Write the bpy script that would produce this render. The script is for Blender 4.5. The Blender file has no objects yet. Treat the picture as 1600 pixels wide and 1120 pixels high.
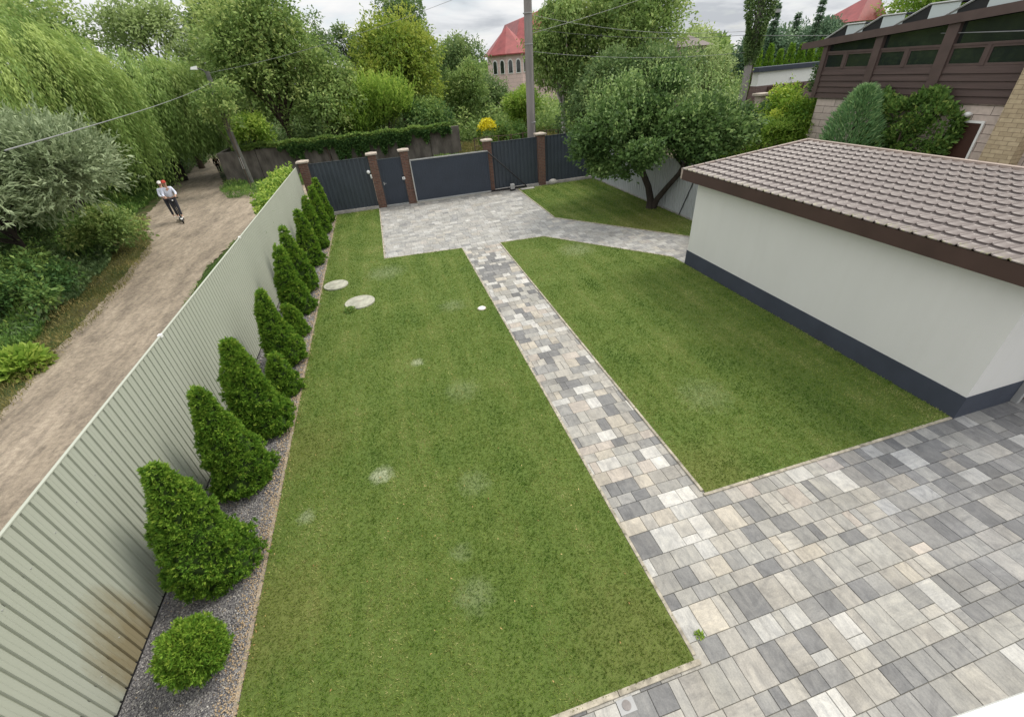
import bpy, bmesh, math, random
import numpy as np
from mathutils import Matrix, Vector
R_ = math.radians
C = bpy.context.scene.collection
sc = bpy.context.scene

# ------------------------------------------------------------------ camera
CAM = Vector((0, 0, 5.4))
yaw, pitch, roll = 0.23144463, 0.595581533, -0.0857015451
cy, sy, cp, sp, cr, sr = math.cos(yaw), math.sin(yaw), math.cos(pitch), math.sin(pitch), math.cos(roll), math.sin(roll)
fwd = Vector((sy*cp, cy*cp, -sp)); right = Vector((cy, -sy, 0)); up = right.cross(fwd)
r2 = right*cr + up*sr; u2 = -right*sr + up*cr
cd = bpy.data.cameras.new('camera'); cam = bpy.data.objects.new('camera', cd); C.objects.link(cam)
m = Matrix.Identity(4)
for i in range(3):
    m[i][0] = r2[i]; m[i][1] = u2[i]; m[i][2] = -fwd[i]; m[i][3] = CAM[i]
cam.matrix_world = m
cd.sensor_width = 36; cd.lens = 15.02; cd.clip_start = 0.05; cd.clip_end = 2000
sc.camera = cam

# ------------------------------------------------------------------ world
SUN_EL, SUN_AZ = 52, 78          # azimuth from +Y towards +X
w = bpy.data.worlds.new('World'); sc.world = w; w.use_nodes = True
nt = w.node_tree; nt.nodes.clear()
def N(nt, typ, **kw):
    n = nt.nodes.new(typ)
    for k, v in kw.items():
        if k.startswith('i_'):
            key = k[2:]
            key = int(key) if key.isdigit() else key.replace('_', ' ')
            n.inputs[key].default_value = v
        else: setattr(n, k, v)
    return n
def ln(nt, a, b): nt.links.new(a, b)
def ramp(nt, fac, stops, interp='LINEAR'):
    r = nt.nodes.new('ShaderNodeValToRGB'); r.color_ramp.interpolation = interp
    e = r.color_ramp.elements
    while len(e) < len(stops): e.new(0.5)
    for i, (p, c) in enumerate(stops):
        e[i].position = p; e[i].color = (*c, 1) if len(c) == 3 else c
    if fac is not None: nt.links.new(fac, r.inputs[0])
    return r
sky = N(nt, 'ShaderNodeTexSky', sky_type='NISHITA', sun_disc=False, sun_elevation=R_(SUN_EL), sun_rotation=R_(SUN_AZ))
bg1 = N(nt, 'ShaderNodeBackground', i_Strength=0.12); ln(nt, sky.outputs[0], bg1.inputs[0])
tc = N(nt, 'ShaderNodeTexCoord')
sep = N(nt, 'ShaderNodeSeparateXYZ'); ln(nt, tc.outputs['Generated'], sep.inputs[0])
zz = N(nt, 'ShaderNodeMath', operation='ADD', i_1=0.16); ln(nt, sep.outputs[2], zz.inputs[0])
zc = N(nt, 'ShaderNodeMath', operation='MAXIMUM', i_1=0.05); ln(nt, zz.outputs[0], zc.inputs[0])
dx = N(nt, 'ShaderNodeMath', operation='DIVIDE'); ln(nt, sep.outputs[0], dx.inputs[0]); ln(nt, zc.outputs[0], dx.inputs[1])
dy = N(nt, 'ShaderNodeMath', operation='DIVIDE'); ln(nt, sep.outputs[1], dy.inputs[0]); ln(nt, zc.outputs[0], dy.inputs[1])
cmb = N(nt, 'ShaderNodeCombineXYZ'); ln(nt, dx.outputs[0], cmb.inputs[0]); ln(nt, dy.outputs[0], cmb.inputs[1])
n1 = N(nt, 'ShaderNodeTexNoise', i_Scale=0.9, i_Detail=7.0, i_Roughness=0.55, i_Distortion=0.4); ln(nt, cmb.outputs[0], n1.inputs['Vector'])
n2 = N(nt, 'ShaderNodeTexNoise', i_Scale=2.1, i_Detail=5.0, i_Roughness=0.6); ln(nt, cmb.outputs[0], n2.inputs['Vector'])
cc = ramp(nt, n1.outputs[0], [(0.36, (0.60, 0.63, 0.67)), (0.47, (0.88, 0.90, 0.92)), (0.60, (1.06, 1.05, 1.03))])
zs_ = N(nt, 'ShaderNodeMath', operation='MULTIPLY_ADD', i_1=0.70, i_2=0.66); zc2 = N(nt, 'ShaderNodeMath', operation='MAXIMUM', i_1=0.0); ln(nt, sep.outputs[2], zc2.inputs[0]); ln(nt, zc2.outputs[0], zs_.inputs[0])
bg2 = N(nt, 'ShaderNodeBackground'); ln(nt, cc.outputs[0], bg2.inputs[0]); ln(nt, zs_.outputs[0], bg2.inputs[1])
cm = ramp(nt, n2.outputs[0], [(0.30, (0.72,)*3), (0.48, (1,)*3)])
mx = N(nt, 'ShaderNodeMixShader'); ln(nt, cm.outputs[0], mx.inputs[0]); ln(nt, bg1.outputs[0], mx.inputs[1]); ln(nt, bg2.outputs[0], mx.inputs[2])
ow = N(nt, 'ShaderNodeOutputWorld'); ln(nt, mx.outputs[0], ow.inputs[0])

sl = bpy.data.lights.new('sun', 'SUN'); sl.energy = 1.9; sl.angle = R_(20); sl.color = (1, 0.94, 0.84)
so = bpy.data.objects.new('sun', sl); C.objects.link(so)
sd = Vector((math.sin(R_(SUN_AZ))*math.cos(R_(SUN_EL)), math.cos(R_(SUN_AZ))*math.cos(R_(SUN_EL)), math.sin(R_(SUN_EL))))
so.rotation_euler = sd.to_track_quat('Z', 'Y').to_euler()
sc.view_settings.view_transform = 'Standard'; sc.view_settings.look = 'None'
sc.view_settings.exposure = 0.40; sc.view_settings.gamma = 1
sc.render.resolution_x = 1024; sc.render.resolution_y = 716

# ------------------------------------------------------------------ materials
def newmat(name):
    mt = bpy.data.materials.new(name); mt.use_nodes = True
    t = mt.node_tree; t.nodes.clear()
    o = t.nodes.new('ShaderNodeOutputMaterial'); b = t.nodes.new('ShaderNodeBsdfPrincipled')
    t.links.new(b.outputs[0], o.inputs[0]); b.inputs['Specular IOR Level'].default_value = 0.3
    return mt, t, b, o
def coords(t, kind='Object', scale=(1, 1, 1)):
    c = t.nodes.new('ShaderNodeTexCoord'); mp = t.nodes.new('ShaderNodeMapping'); mp.inputs['Scale'].default_value = scale
    if kind == 'World':
        g = t.nodes.new('ShaderNodeNewGeometry'); t.links.new(g.outputs['Position'], mp.inputs[0])
    else: t.links.new(c.outputs[kind], mp.inputs[0])
    return mp.outputs[0]
def noise(t, vec, scale, detail=4, rough=0.55, dist=0):
    n = t.nodes.new('ShaderNodeTexNoise'); n.inputs['Scale'].default_value = scale; n.inputs['Detail'].default_value = detail
    n.inputs['Roughness'].default_value = rough; n.inputs['Distortion'].default_value = dist
    if vec is not None: t.links.new(vec, n.inputs['Vector'])
    return n.outputs[0]
def mix(t, f, a, b, mode='MIX'):
    n = t.nodes.new('ShaderNodeMix'); n.data_type = 'RGBA'; n.blend_type = mode
    for s, v in ((n.inputs[0], f), (n.inputs[6], a), (n.inputs[7], b)):
        if isinstance(v, (int, float)): s.default_value = v
        elif isinstance(v, tuple): s.default_value = (*v, 1)
        else: t.links.new(v, s)
    return n.outputs[2]
def mth(t, op, a, b=None, c=None):
    n = t.nodes.new('ShaderNodeMath'); n.operation = op
    for i, v in enumerate((a, b, c)):
        if v is None: continue
        if isinstance(v, (int, float)): n.inputs[i].default_value = v
        else: t.links.new(v, n.inputs[i])
    return n.outputs[0]
def bump(t, b, h, strength=0.4, dist=0.02):
    n = t.nodes.new('ShaderNodeBump'); n.inputs['Strength'].default_value = strength; n.inputs['Distance'].default_value = dist
    t.links.new(h, n.inputs['Height']); t.links.new(n.outputs[0], b.inputs['Normal'])
def simple(name, col, rough=0.6, var=0.15, nscale=6, metal=0, spec=0.3, bmp=0.0, bscale=40, stretch=(1, 1, 1), kind='Object'):
    mt, t, b, o = newmat(name)
    v = coords(t, kind, stretch)
    f = noise(t, v, nscale, 5)
    lo = tuple(c*(1-var) for c in col); hi = tuple(min(1, c*(1+var)) for c in col)
    r = ramp(t, f, [(0.3, lo), (0.7, hi)])
    t.links.new(r.outputs[0], b.inputs['Base Color']); b.inputs['Roughness'].default_value = rough
    b.inputs['Metallic'].default_value = metal; b.inputs['Specular IOR Level'].default_value = spec
    if bmp: bump(t, b, noise(t, v, bscale, 4), bmp)
    return mt
def leafmat(name, stops, trans=0.40, rough=0.55, spec=0.25, big=0.25):
    mt, t, b, o = newmat(name)
    a = t.nodes.new('ShaderNodeAttribute'); a.attribute_name = 'tint'
    nz = noise(t, coords(t, 'World'), 0.9, 3)
    f = mth(t, 'ADD', a.outputs['Fac'], mth(t, 'MULTIPLY', mth(t, 'SUBTRACT', nz, 0.5), big))
    r = ramp(t, f, stops)
    t.links.new(r.outputs[0], b.inputs['Base Color']); b.inputs['Roughness'].default_value = rough
    b.inputs['Specular IOR Level'].default_value = spec
    tr = t.nodes.new('ShaderNodeBsdfTranslucent'); t.links.new(r.outputs[0], tr.inputs[0])
    ms = t.nodes.new('ShaderNodeMixShader'); ms.inputs[0].default_value = trans
    t.links.new(b.outputs[0], ms.inputs[1]); t.links.new(tr.outputs[0], ms.inputs[2]); t.links.new(ms.outputs[0], o.inputs[0])
    return mt
def L3(dark, mid, light): return [(0.05, dark), (0.5, mid), (0.95, light)]

def brickmat(name, c1, c2, mortar, bw, bh, ms, bmp=0.5, rough=0.8, offset=0.5):
    mt, t, b, o = newmat(name)
    br = t.nodes.new('ShaderNodeTexBrick'); t.links.new(coords(t, 'UV'), br.inputs['Vector'])
    br.inputs['Color1'].default_value = (*c1, 1); br.inputs['Color2'].default_value = (*c2, 1); br.inputs['Mortar'].default_value = (*mortar, 1)
    br.inputs['Scale'].default_value = 1; br.inputs['Brick Width'].default_value = bw; br.inputs['Row Height'].default_value = bh
    br.inputs['Mortar Size'].default_value = ms; br.inputs['Mortar Smooth'].default_value = 0.3; br.offset = offset
    nz = noise(t, coords(t, 'UV'), 9, 5)
    col = mix(t, 0.6, br.outputs[0], ramp(t, nz, [(0.25, (0.55,)*3), (0.75, (1,)*3)]).outputs[0], 'MULTIPLY')
    t.links.new(col, b.inputs['Base Color']); b.inputs['Roughness'].default_value = rough
    inv = mth(t, 'SUBTRACT', 1.0, br.outputs[1])
    bump(t, b, mth(t, 'ADD', inv, mth(t, 'MULTIPLY', nz, 0.4)), bmp, 0.01)
    return mt

M = {}
def patches(t, v, c):
    g = t.nodes.new('ShaderNodeNewGeometry')
    for (px, py, rr, st) in [(-1.13, 5.27, 0.15, .55), (-2.26, 4.81, .11, .28), (-0.24, 8.4, 0.12, .45), (-0.07, 2.88, .20, .13), (-0.12, 3.5, .12, .12), (0.55, 7.0, .3, .10), (-0.75, 14.3, .5, .16), (0.3, 4.6, .22, .10), (4.9, 5.2, .4, .10), (5.8, 13.4, .5, .16), (1.0, 10.9, .3, .14), (9.3, 14.6, 1.2, .35), (-2.45, 6.4, .62, .22), (-2.5, 3.4, .62, .25), (3.75, 3.5, .62, .2), (1.6, 1.9, .62, .2)]:
        vm = t.nodes.new('ShaderNodeVectorMath'); vm.operation = 'DISTANCE'; t.links.new(g.outputs['Position'], vm.inputs[0]); vm.inputs[1].default_value = (px, py, 0.03)
        d = mth(t, 'ADD', mth(t, 'DIVIDE', vm.outputs['Value'], rr*1.5), mth(t, 'MULTIPLY', mth(t, 'SUBTRACT', noise(t, v, 9, 4, .7), 0.5), 1.3))
        k = mth(t, 'MULTIPLY', ramp(t, d, [(0.35, (1,)*3), (1.0, (0,)*3)]).outputs[0], st)
        c = mix(t, k, c, (0.50, 0.52, 0.37) if rr < 0.6 else (0.24, 0.20, 0.07))
    return c
# lawn soil sheet under the blades
mt, t, b, o = newmat('lawn_base')
v = coords(t, 'World')
f1 = noise(t, v, 0.8, 4); f2 = noise(t, v, 60, 3, 0.7)
c = mix(t, f1, (0.085, 0.145, 0.024), (0.150, 0.195, 0.045))
c = mix(t, 0.55, c, ramp(t, f2, [(0.3, (0.45,)*3), (0.7, (1.15,)*3)]).outputs[0], 'MULTIPLY')
c = patches(t, v, c)
t.links.new(c, b.inputs['Base Color']); b.inputs['Roughness'].default_value = 0.9
bump(t, b, f2, 0.8, 0.02); M['lawn'] = mt
# grass blades
mt, t, b, o = newmat('lawn_blades')
v = coords(t, 'World')
a = t.nodes.new('ShaderNodeAttribute'); a.attribute_name = 'tint'
f1 = ramp(t, noise(t, v, 0.8, 5, 0.6), [(0.36, (0,)*3), (0.64, (1,)*3)]).outputs[0]; f2 = ramp(t, noise(t, v, 6.5, 5, 0.7), [(0.36, (0,)*3), (0.66, (1,)*3)]).outputs[0]
sv = coords(t, 'World', (2.3, 0.10, 0))
f3 = noise(t, sv, 1.0, 3); f5 = ramp(t, noise(t, v, 28, 4, 0.75), [(0.36, (0,)*3), (0.64, (1,)*3)]).outputs[0]
ff = mth(t, 'ADD', mth(t, 'MULTIPLY', a.outputs['Fac'], 0.32), mth(t, 'ADD', mth(t, 'MULTIPLY', f1, 0.24), mth(t, 'MULTIPLY', f2, 0.22)))
ff = mth(t, 'ADD', ff, mth(t, 'MULTIPLY', f5, 0.24))
f6 = ramp(t, f3, [(0.40, (0,)*3), (0.60, (1,)*3)]).outputs[0]
ff = mth(t, 'ADD', ff, mth(t, 'MULTIPLY', mth(t, 'SUBTRACT', f6, 0.5), 0.26))
c = ramp(t, ff, [(0.12, (0.038, 0.098, 0.010)), (0.34, (0.105, 0.188, 0.024)), (0.56, (0.205, 0.280, 0.052)), (0.78, (0.37, 0.385, 0.135)), (1.0, (0.56, 0.53, 0.27))]).outputs[0]
c = patches(t, v, c)
t.links.new(c, b.inputs['Base Color']); b.inputs['Roughness'].default_value = 0.6; b.inputs['Specular IOR Level'].default_value = 0.15
tr = t.nodes.new('ShaderNodeBsdfTranslucent'); t.links.new(c, tr.inputs[0]); ms = t.nodes.new('ShaderNodeMixShader'); ms.inputs[0].default_value = 0.3
t.links.new(b.outputs[0], ms.inputs[1]); t.links.new(tr.outputs[0], ms.inputs[2]); t.links.new(ms.outputs[0], o.inputs[0])
M['blades'] = mt

# pavers : per-stone colour attribute, streaks along the stone
mt, t, b, o = newmat('paver_stone')
a = t.nodes.new('ShaderNodeAttribute'); a.attribute_name = 'stone'
uvv = coords(t, 'UV', (1, 1, 1))
st = noise(t, coords(t, 'UV', (2.6, 17, 1)), 1.0, 6, 0.65, 0.9); st5 = noise(t, coords(t, 'UV'), 5.5, 5, 0.6, 1.2)
st2 = noise(t, coords(t, 'UV', (1, 1, 1)), 60, 4, 0.7)
st3 = noise(t, coords(t, 'World'), 1.3, 4, 0.6)
c = mix(t, 0.85, a.outputs['Color'], ramp(t, st, [(0.30, (0.76, 0.77, 0.79)), (0.5, (0.96,)*3), (0.70, (1.14, 1.13, 1.11))]).outputs[0], 'MULTIPLY')
c = mix(t, 0.6, c, ramp(t, st2, [(0.3, (0.72,)*3), (0.7, (1.2,)*3)]).outputs[0], 'MULTIPLY')
c = mix(t, 0.35, c, ramp(t, st3, [(0.35, (0.66, 0.64, 0.59)), (0.6, (1.08,)*3)]).outputs[0], 'MULTIPLY')
c = mix(t, 0.8, c, ramp(t, st5, [(0.32, (0.74, 0.74, 0.75)), (0.5, (1,)*3), (0.68, (1.2, 1.19, 1.16))]).outputs[0], 'MULTIPLY')
t.links.new(c, b.inputs['Base Color']); b.inputs['Roughness'].default_value = 0.62; bump(t, b, mth(t, 'ADD', st2, st), 0.25, 0.004)
M['paver'] = mt
M['joint'] = simple('joint_sand', (0.22, 0.205, 0.17), 0.95, 0.4, 12)
M['kerb'] = simple('kerb_concrete', (0.345, 0.31, 0.245), 0.9, 0.45, 9, bmp=0.3)
M['kerb_red'] = simple('kerb_ochre', (0.30, 0.25, 0.19), 0.9, 0.35, 5, bmp=0.3)

# gravel
mt, t, b, o = newmat('gravel_base')
vo = t.nodes.new('ShaderNodeTexVoronoi'); vo.inputs['Scale'].default_value = 55; t.links.new(coords(t, 'World'), vo.inputs['Vector'])
c = ramp(t, vo.outputs['Color'], [(0.2, (0.12, 0.115, 0.12)), (0.6, (0.24, 0.23, 0.23)), (0.95, (0.5, 0.48, 0.45))]).outputs[0]
t.links.new(c, b.inputs['Base Color']); bump(t, b, mth(t, 'SUBTRACT', 1.0, vo.outputs[0]), 0.9, 0.02); b.inputs['Roughness'].default_value = 0.8
M['gravel_base'] = mt
mt, t, b, o = newmat('gravel_stone')
a = t.nodes.new('ShaderNodeAttribute'); a.attribute_name = 'tint'
c = ramp(t, a.outputs['Fac'], [(0.0, (0.11, 0.105, 0.115)), (0.4, (0.23, 0.22, 0.22)), (0.7, (0.38, 0.36, 0.33)), (0.84, (0.62, 0.60, 0.56)), (0.9, (0.42, 0.32, 0.21)), (1.0, (0.50, 0.38, 0.24))]).outputs[0]
t.links.new(c, b.inputs['Base Color']); b.inputs['Roughness'].default_value = 0.75
M['gravel'] = mt

# dirt
mt, t, b, o = newmat('dirt')
v = coords(t, 'World'); rot = coords(t, 'World', (1.5, 0.45, 1))
f1 = noise(t, rot, 0.9, 6, 0.6, 0.5); f2 = noise(t, v, 9, 6, 0.7); f3 = noise(t, v, 70, 3, 0.7); f4 = noise(t, rot, 3.3, 5, 0.7)
c = ramp(t, f1, [(0.3, (0.23, 0.19, 0.145)), (0.5, (0.345, 0.285, 0.215)), (0.7, (0.44, 0.365, 0.28))]).outputs[0]
c = mix(t, 0.5, c, ramp(t, f2, [(0.36, (0.52,)*3), (0.6, (1.18,)*3)]).outputs[0], 'MULTIPLY')
c = mix(t, 0.45, c, ramp(t, f4, [(0.38, (0.50, 0.50, 0.52)), (0.55, (1.12,)*3)]).outputs[0], 'MULTIPLY')
c = mix(t, 0.4, c, ramp(t, f3, [(0.3, (0.6,)*3), (0.7, (1.25,)*3)]).outputs[0], 'MULTIPLY')
t.links.new(c, b.inputs['Base Color']); b.inputs['Roughness'].default_value = 0.95; bump(t, b, mth(t, 'ADD', f2, mth(t, 'MULTIPLY', f3, 0.4)), 0.9, 0.05)
M['dirt'] = mt
mt, t, b, o = newmat('rough_ground')
v = coords(t, 'World')
f1 = noise(t, v, 0.6, 5); f2 = noise(t, v, 12, 5, 0.7)
c = ramp(t, f1, [(0.35, (0.035, 0.055, 0.015)), (0.5, (0.07, 0.10, 0.025)), (0.65, (0.13, 0.12, 0.055))]).outputs[0]
c = mix(t, 0.7, c, ramp(t, f2, [(0.3, (0.4,)*3), (0.7, (1.3,)*3)]).outputs[0], 'MULTIPLY')
t.links.new(c, b.inputs['Base Color']); b.inputs['Roughness'].default_value = 0.95; bump(t, b, f2, 1, 0.08)
M['ground'] = mt

# pale green metal fence with soft brown patches coloured in near its foot
mt, t, b, o = newmat('pale_green_metal')
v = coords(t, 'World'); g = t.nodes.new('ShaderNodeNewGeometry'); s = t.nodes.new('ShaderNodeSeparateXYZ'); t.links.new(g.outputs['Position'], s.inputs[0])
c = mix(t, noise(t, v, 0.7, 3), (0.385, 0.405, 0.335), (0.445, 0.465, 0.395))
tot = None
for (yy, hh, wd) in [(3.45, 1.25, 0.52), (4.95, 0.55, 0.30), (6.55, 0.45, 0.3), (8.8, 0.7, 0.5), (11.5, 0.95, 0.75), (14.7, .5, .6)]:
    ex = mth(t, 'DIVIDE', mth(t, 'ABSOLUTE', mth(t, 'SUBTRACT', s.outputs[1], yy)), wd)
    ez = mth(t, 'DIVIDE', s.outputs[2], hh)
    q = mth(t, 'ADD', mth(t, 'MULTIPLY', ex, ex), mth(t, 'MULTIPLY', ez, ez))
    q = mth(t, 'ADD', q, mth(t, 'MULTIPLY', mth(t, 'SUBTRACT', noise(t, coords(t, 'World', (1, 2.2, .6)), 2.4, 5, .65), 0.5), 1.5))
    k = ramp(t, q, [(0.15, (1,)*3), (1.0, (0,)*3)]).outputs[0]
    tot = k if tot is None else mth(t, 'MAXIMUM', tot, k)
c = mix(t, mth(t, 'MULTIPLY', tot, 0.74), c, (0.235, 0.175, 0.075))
t.links.new(c, b.inputs['Base Color']); b.inputs['Roughness'].default_value = 0.7; b.inputs['Specular IOR Level'].default_value = 0.2
M['pale_metal'] = mt
M['white_metal'] = simple('white_grey_metal', (0.44, 0.46, 0.47), 0.4, 0.06, 2, spec=.5)
M['dark_metal'] = simple('anthracite_metal', (0.042, 0.052, 0.066), 0.42, 0.12, 1.5, spec=0.5, kind='World')
M['gate_metal'] = simple('blue_grey_metal', (0.034, 0.043, 0.060), 0.5, 0.1, 1.5, spec=0.4)
M['frame_grey'] = simple('frame_light', (0.34, 0.34, 0.335), 0.4, 0.1, 3, spec=.5)
M['black_metal'] = simple('black_metal', (0.02, 0.02, 0.022), 0.45)
M['brick'] = brickmat('pillar_brick', (0.185, 0.090, 0.062), (0.115, 0.058, 0.044), (0.16, 0.135, 0.115), 0.25, 0.075, 0.010)
M['cap'] = simple('cap_stone', (0.42, 0.36, 0.30), 0.8, 0.2, 9, bmp=.3)
M['base_conc'] = simple('base_concrete', (0.36, 0.34, 0.31), 0.9, 0.25, 5, bmp=.4)
M['white'] = simple('white_plastic', (0.78, 0.78, 0.76), 0.4, 0.04)
M['concrete'] = simple('old_concrete', (0.125, 0.110, 0.098), 0.95, 0.45, 2.2, bmp=.8, bscale=12, stretch=(1, 1, .45))
M['pole'] = simple('pole_concrete', (0.235, 0.215, 0.205), 0.9, 0.25, 2.5, bmp=.5, bscale=25, stretch=(1, 1, .2))
M['wood_pole'] = simple('dark_pole', (0.11, 0.11, 0.10), 0.9, 0.3, 2.5, bmp=.5)
M['wire'] = simple('wire', (0.25, 0.25, 0.25), 0.5)
M['wire_dark'] = simple('wire_dark', (0.05, 0.05, 0.05), 0.5)
# plaster
mt, t, b, o = newmat('white_plaster')
v = coords(t, 'World'); f = noise(t, v, 90, 5, 0.7); f1 = noise(t, coords(t, 'World', (1, 1, .5)), 1.6, 5, .6)
f3 = noise(t, coords(t, 'World', (5, 5, .35)), 1.2, 4, .6)
c = mix(t, f1, (0.635, 0.628, 0.605), (0.70, 0.692, 0.668))
c = mix(t, 0.12, c, ramp(t, f3, [(0.3, (0.88, 0.87, 0.83)), (0.55, (1,)*3)]).outputs[0], 'MULTIPLY')
t.links.new(c, b.inputs['Base Color']); b.inputs['Roughness'].default_value = 0.9; bump(t, b, f, 0.5, 0.008); M['plaster'] = mt
M['plinth'] = simple('plinth_grey', (0.050, 0.058, 0.078), 0.8, 0.12, 2, bmp=.3, bscale=90, kind='World')
M['fascia'] = simple('fascia_brown', (0.060, 0.034, 0.029), 0.5, 0.15, 2, spec=.4)
mt, t, b, o = newmat('roof_tile_brown')
v = coords(t, 'World')
c = mix(t, noise(t, v, 2.5, 5, .6), (0.125, 0.100, 0.091), (0.170, 0.138, 0.126))
sx = t.nodes.new('ShaderNodeSeparateXYZ'); t.links.new(v, sx.inputs[0])
mo = mth(t, 'MULTIPLY', ramp(t, mth(t, 'SUBTRACT', sx.outputs[0], 7.95), [(0.0, (1,)*3), (0.28, (0,)*3)]).outputs[0], ramp(t, noise(t, v, 14, 5, .7), [(.5, (0,)*3), (.6, (1,)*3)]).outputs[0])
c = mix(t, mth(t, 'MULTIPLY', mo, .8), c, (0.20, 0.20, 0.075))
t.links.new(c, b.inputs['Base Color']); b.inputs['Roughness'].default_value = 0.42; b.inputs['Specular IOR Level'].default_value = 0.5
M['tile'] = mt
M['trim'] = simple('roof_trim', (0.36, 0.29, 0.25), 0.5, 0.12, 3)
M['brown_dark'] = simple('dark_brown_board', (0.082, 0.055, 0.048), 0.6, 0.22, 3, bmp=.2, stretch=(1, .2, 4))
M['brown_frame'] = simple('brown_frame', (0.098, 0.068, 0.061), 0.5, 0.12, 3)
M['door_brown'] = simple('door_brown', (0.055, 0.025, 0.018), 0.5, 0.15, 3)
mt, t, b, o = newmat('dark_glass')
b.inputs['Base Color'].default_value = (0.018, 0.024, 0.022, 1); b.inputs['Roughness'].default_value = 0.06; b.inputs['Specular IOR Level'].default_value = 0.8
bump(t, b, noise(t, coords(t, 'World'), 1.2, 2), 0.06, 0.05); M['glass'] = mt
mt, t, b, o = newmat('pane_glass')
b.inputs['Base Color'].default_value = (0.55, 0.6, 0.62, 1); b.inputs['Roughness'].default_value = 0.12; b.inputs['Specular IOR Level'].default_value = 0.8; M['pane'] = mt
M['stone_clad'] = brickmat('pinkish_stone_blocks', (0.66, 0.55, 0.48), (0.54, 0.45, 0.40), (0.13, 0.10, 0.085), 0.85, 0.235, 0.009, .5)
M['stone_tan'] = brickmat('tan_stone_blocks', (0.58, 0.47, 0.31), (0.47, 0.37, 0.24), (0.30, 0.23, 0.15), 0.30, 0.11, 0.007, .6)
M['pink'] = brickmat('pink_wall', (0.80, 0.60, 0.56), (0.72, 0.55, 0.51), (0.52, 0.40, 0.37), 1.2, 0.5, 0.02, .2)
M['red_roof'] = simple('red_roof', (0.27, 0.058, 0.056), 0.5, 0.22, 1.2, spec=.4)
M['shed_brick'] = brickmat('shed_brick', (0.22, 0.14, 0.13), (0.16, 0.10, 0.095), (0.2, 0.17, 0.16), .25, .08, .01)
M['bark'] = simple('bark', (0.085, 0.062, 0.047), 0.95, 0.35, 6, bmp=1, bscale=14, stretch=(1, 1, .3))
M['bark_dark'] = simple('bark_dark', (0.048, 0.038, 0.032), 0.95, 0.35, 6, bmp=1, bscale=14, stretch=(1, 1, .3))
M['bark_white'] = simple('bark_pale', (0.45, 0.43, 0.40), 0.95, 0.4, 3, bmp=.5, stretch=(1, 1, 2))
M['thuja_core'] = simple('thuja_core', (0.035, 0.065, 0.014), 0.95, 0.4, 9)
M['mhole'] = simple('manhole_concrete', (0.36, 0.355, 0.29), 0.95, 0.3, 6, bmp=.6)
M['skin'] = simple('skin', (0.50, 0.30, 0.22), 0.6, .05)
M['shirt'] = simple('shirt_white', (0.66, 0.70, 0.82), 0.85, .08, 12)
M['jeans'] = simple('trousers_dark', (0.05, 0.052, 0.065), 0.9, .2, 12)
M['red_cloth'] = simple('red_cap', (0.42, 0.06, 0.04), 0.8, .2, 12)
M['white_cloth'] = simple('white_cap', (0.70, 0.68, 0.63), 0.8, .1, 12)
M['black_cloth'] = simple('black_cloth', (0.012, 0.012, 0.014), 0.9, .2, 12)
M['hair'] = simple('dark_hair', (0.03, 0.02, 0.015), 0.7, .2, 12)
M['rubber'] = simple('rubber', (0.02, 0.02, 0.02), 0.8)
M['cut_flower'] = leafmat('yellow_flowers', L3((0.60, 0.52, 0.01), (0.80, 0.72, 0.03), (0.88, 0.82, 0.12)), .3)

M['dry_leaf'] = leafmat('dry_leaf', L3((0.22, 0.12, 0.04), (0.42, 0.27, 0.10), (0.60, 0.45, 0.20)), .1)
LM = dict(
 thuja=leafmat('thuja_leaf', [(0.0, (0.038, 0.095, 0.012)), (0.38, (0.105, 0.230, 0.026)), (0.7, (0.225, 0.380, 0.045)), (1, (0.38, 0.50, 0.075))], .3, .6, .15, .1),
 willow=leafmat('willow_leaf', L3((0.113, 0.193, 0.047), (0.247, 0.376, 0.100), (0.494, 0.604, 0.192)), .4),
 silver=leafmat('silver_leaf', L3((0.126, 0.176, 0.084), (0.272, 0.340, 0.181), (0.468, 0.545, 0.325)), .25),
 mid=leafmat('mid_leaf', L3((0.121, 0.200, 0.058), (0.268, 0.387, 0.111), (0.514, 0.591, 0.208)), .4),
 dark=leafmat('dark_leaf', L3((0.074, 0.132, 0.046), (0.162, 0.257, 0.089), (0.328, 0.413, 0.156)), .35),
 apple=leafmat('apple_leaf', L3((0.054, 0.107, 0.030), (0.129, 0.221, 0.062), (0.392, 0.522, 0.187)), .35),
 yellow=leafmat('yellow_leaf', L3((0.109, 0.189, 0.028), (0.261, 0.366, 0.057), (0.457, 0.506, 0.095)), .4),
 bright=leafmat('bright_leaf', L3((0.110, 0.207, 0.028), (0.261, 0.413, 0.062), (0.495, 0.605, 0.123)), .45),
 pale=leafmat('pale_leaf', L3((0.186, 0.259, 0.100), (0.339, 0.440, 0.169), (0.525, 0.620, 0.277)), .4),
 spruce=leafmat('spruce_leaf', L3((0.067, 0.130, 0.076), (0.139, 0.231, 0.138), (0.267, 0.378, 0.212)), .2),
 juniper=leafmat('juniper_leaf', L3((0.100, 0.219, 0.089), (0.225, 0.406, 0.173), (0.489, 0.650, 0.294)), .3),
 ivy=leafmat('ivy_leaf', L3((0.043, 0.106, 0.034), (0.102, 0.202, 0.054), (0.291, 0.406, 0.101)), .3),
 vine=leafmat('vine_leaf', L3((0.097, 0.207, 0.028), (0.248, 0.400, 0.048), (0.621, 0.690, 0.110)), .4),
 weed=leafmat('weed_leaf', L3((0.070, 0.142, 0.033), (0.167, 0.301, 0.067), (0.392, 0.476, 0.120)), .35, big=.7),
 weedblue=leafmat('weed_blue', L3((0.081, 0.145, 0.058), (0.200, 0.293, 0.120), (0.400, 0.467, 0.204)), .35, big=.4),
 dry=leafmat('dry_grass', L3((0.108, 0.127, 0.032), (0.253, 0.222, 0.076), (0.455, 0.367, 0.152)), .3, big=.7),
)

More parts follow.
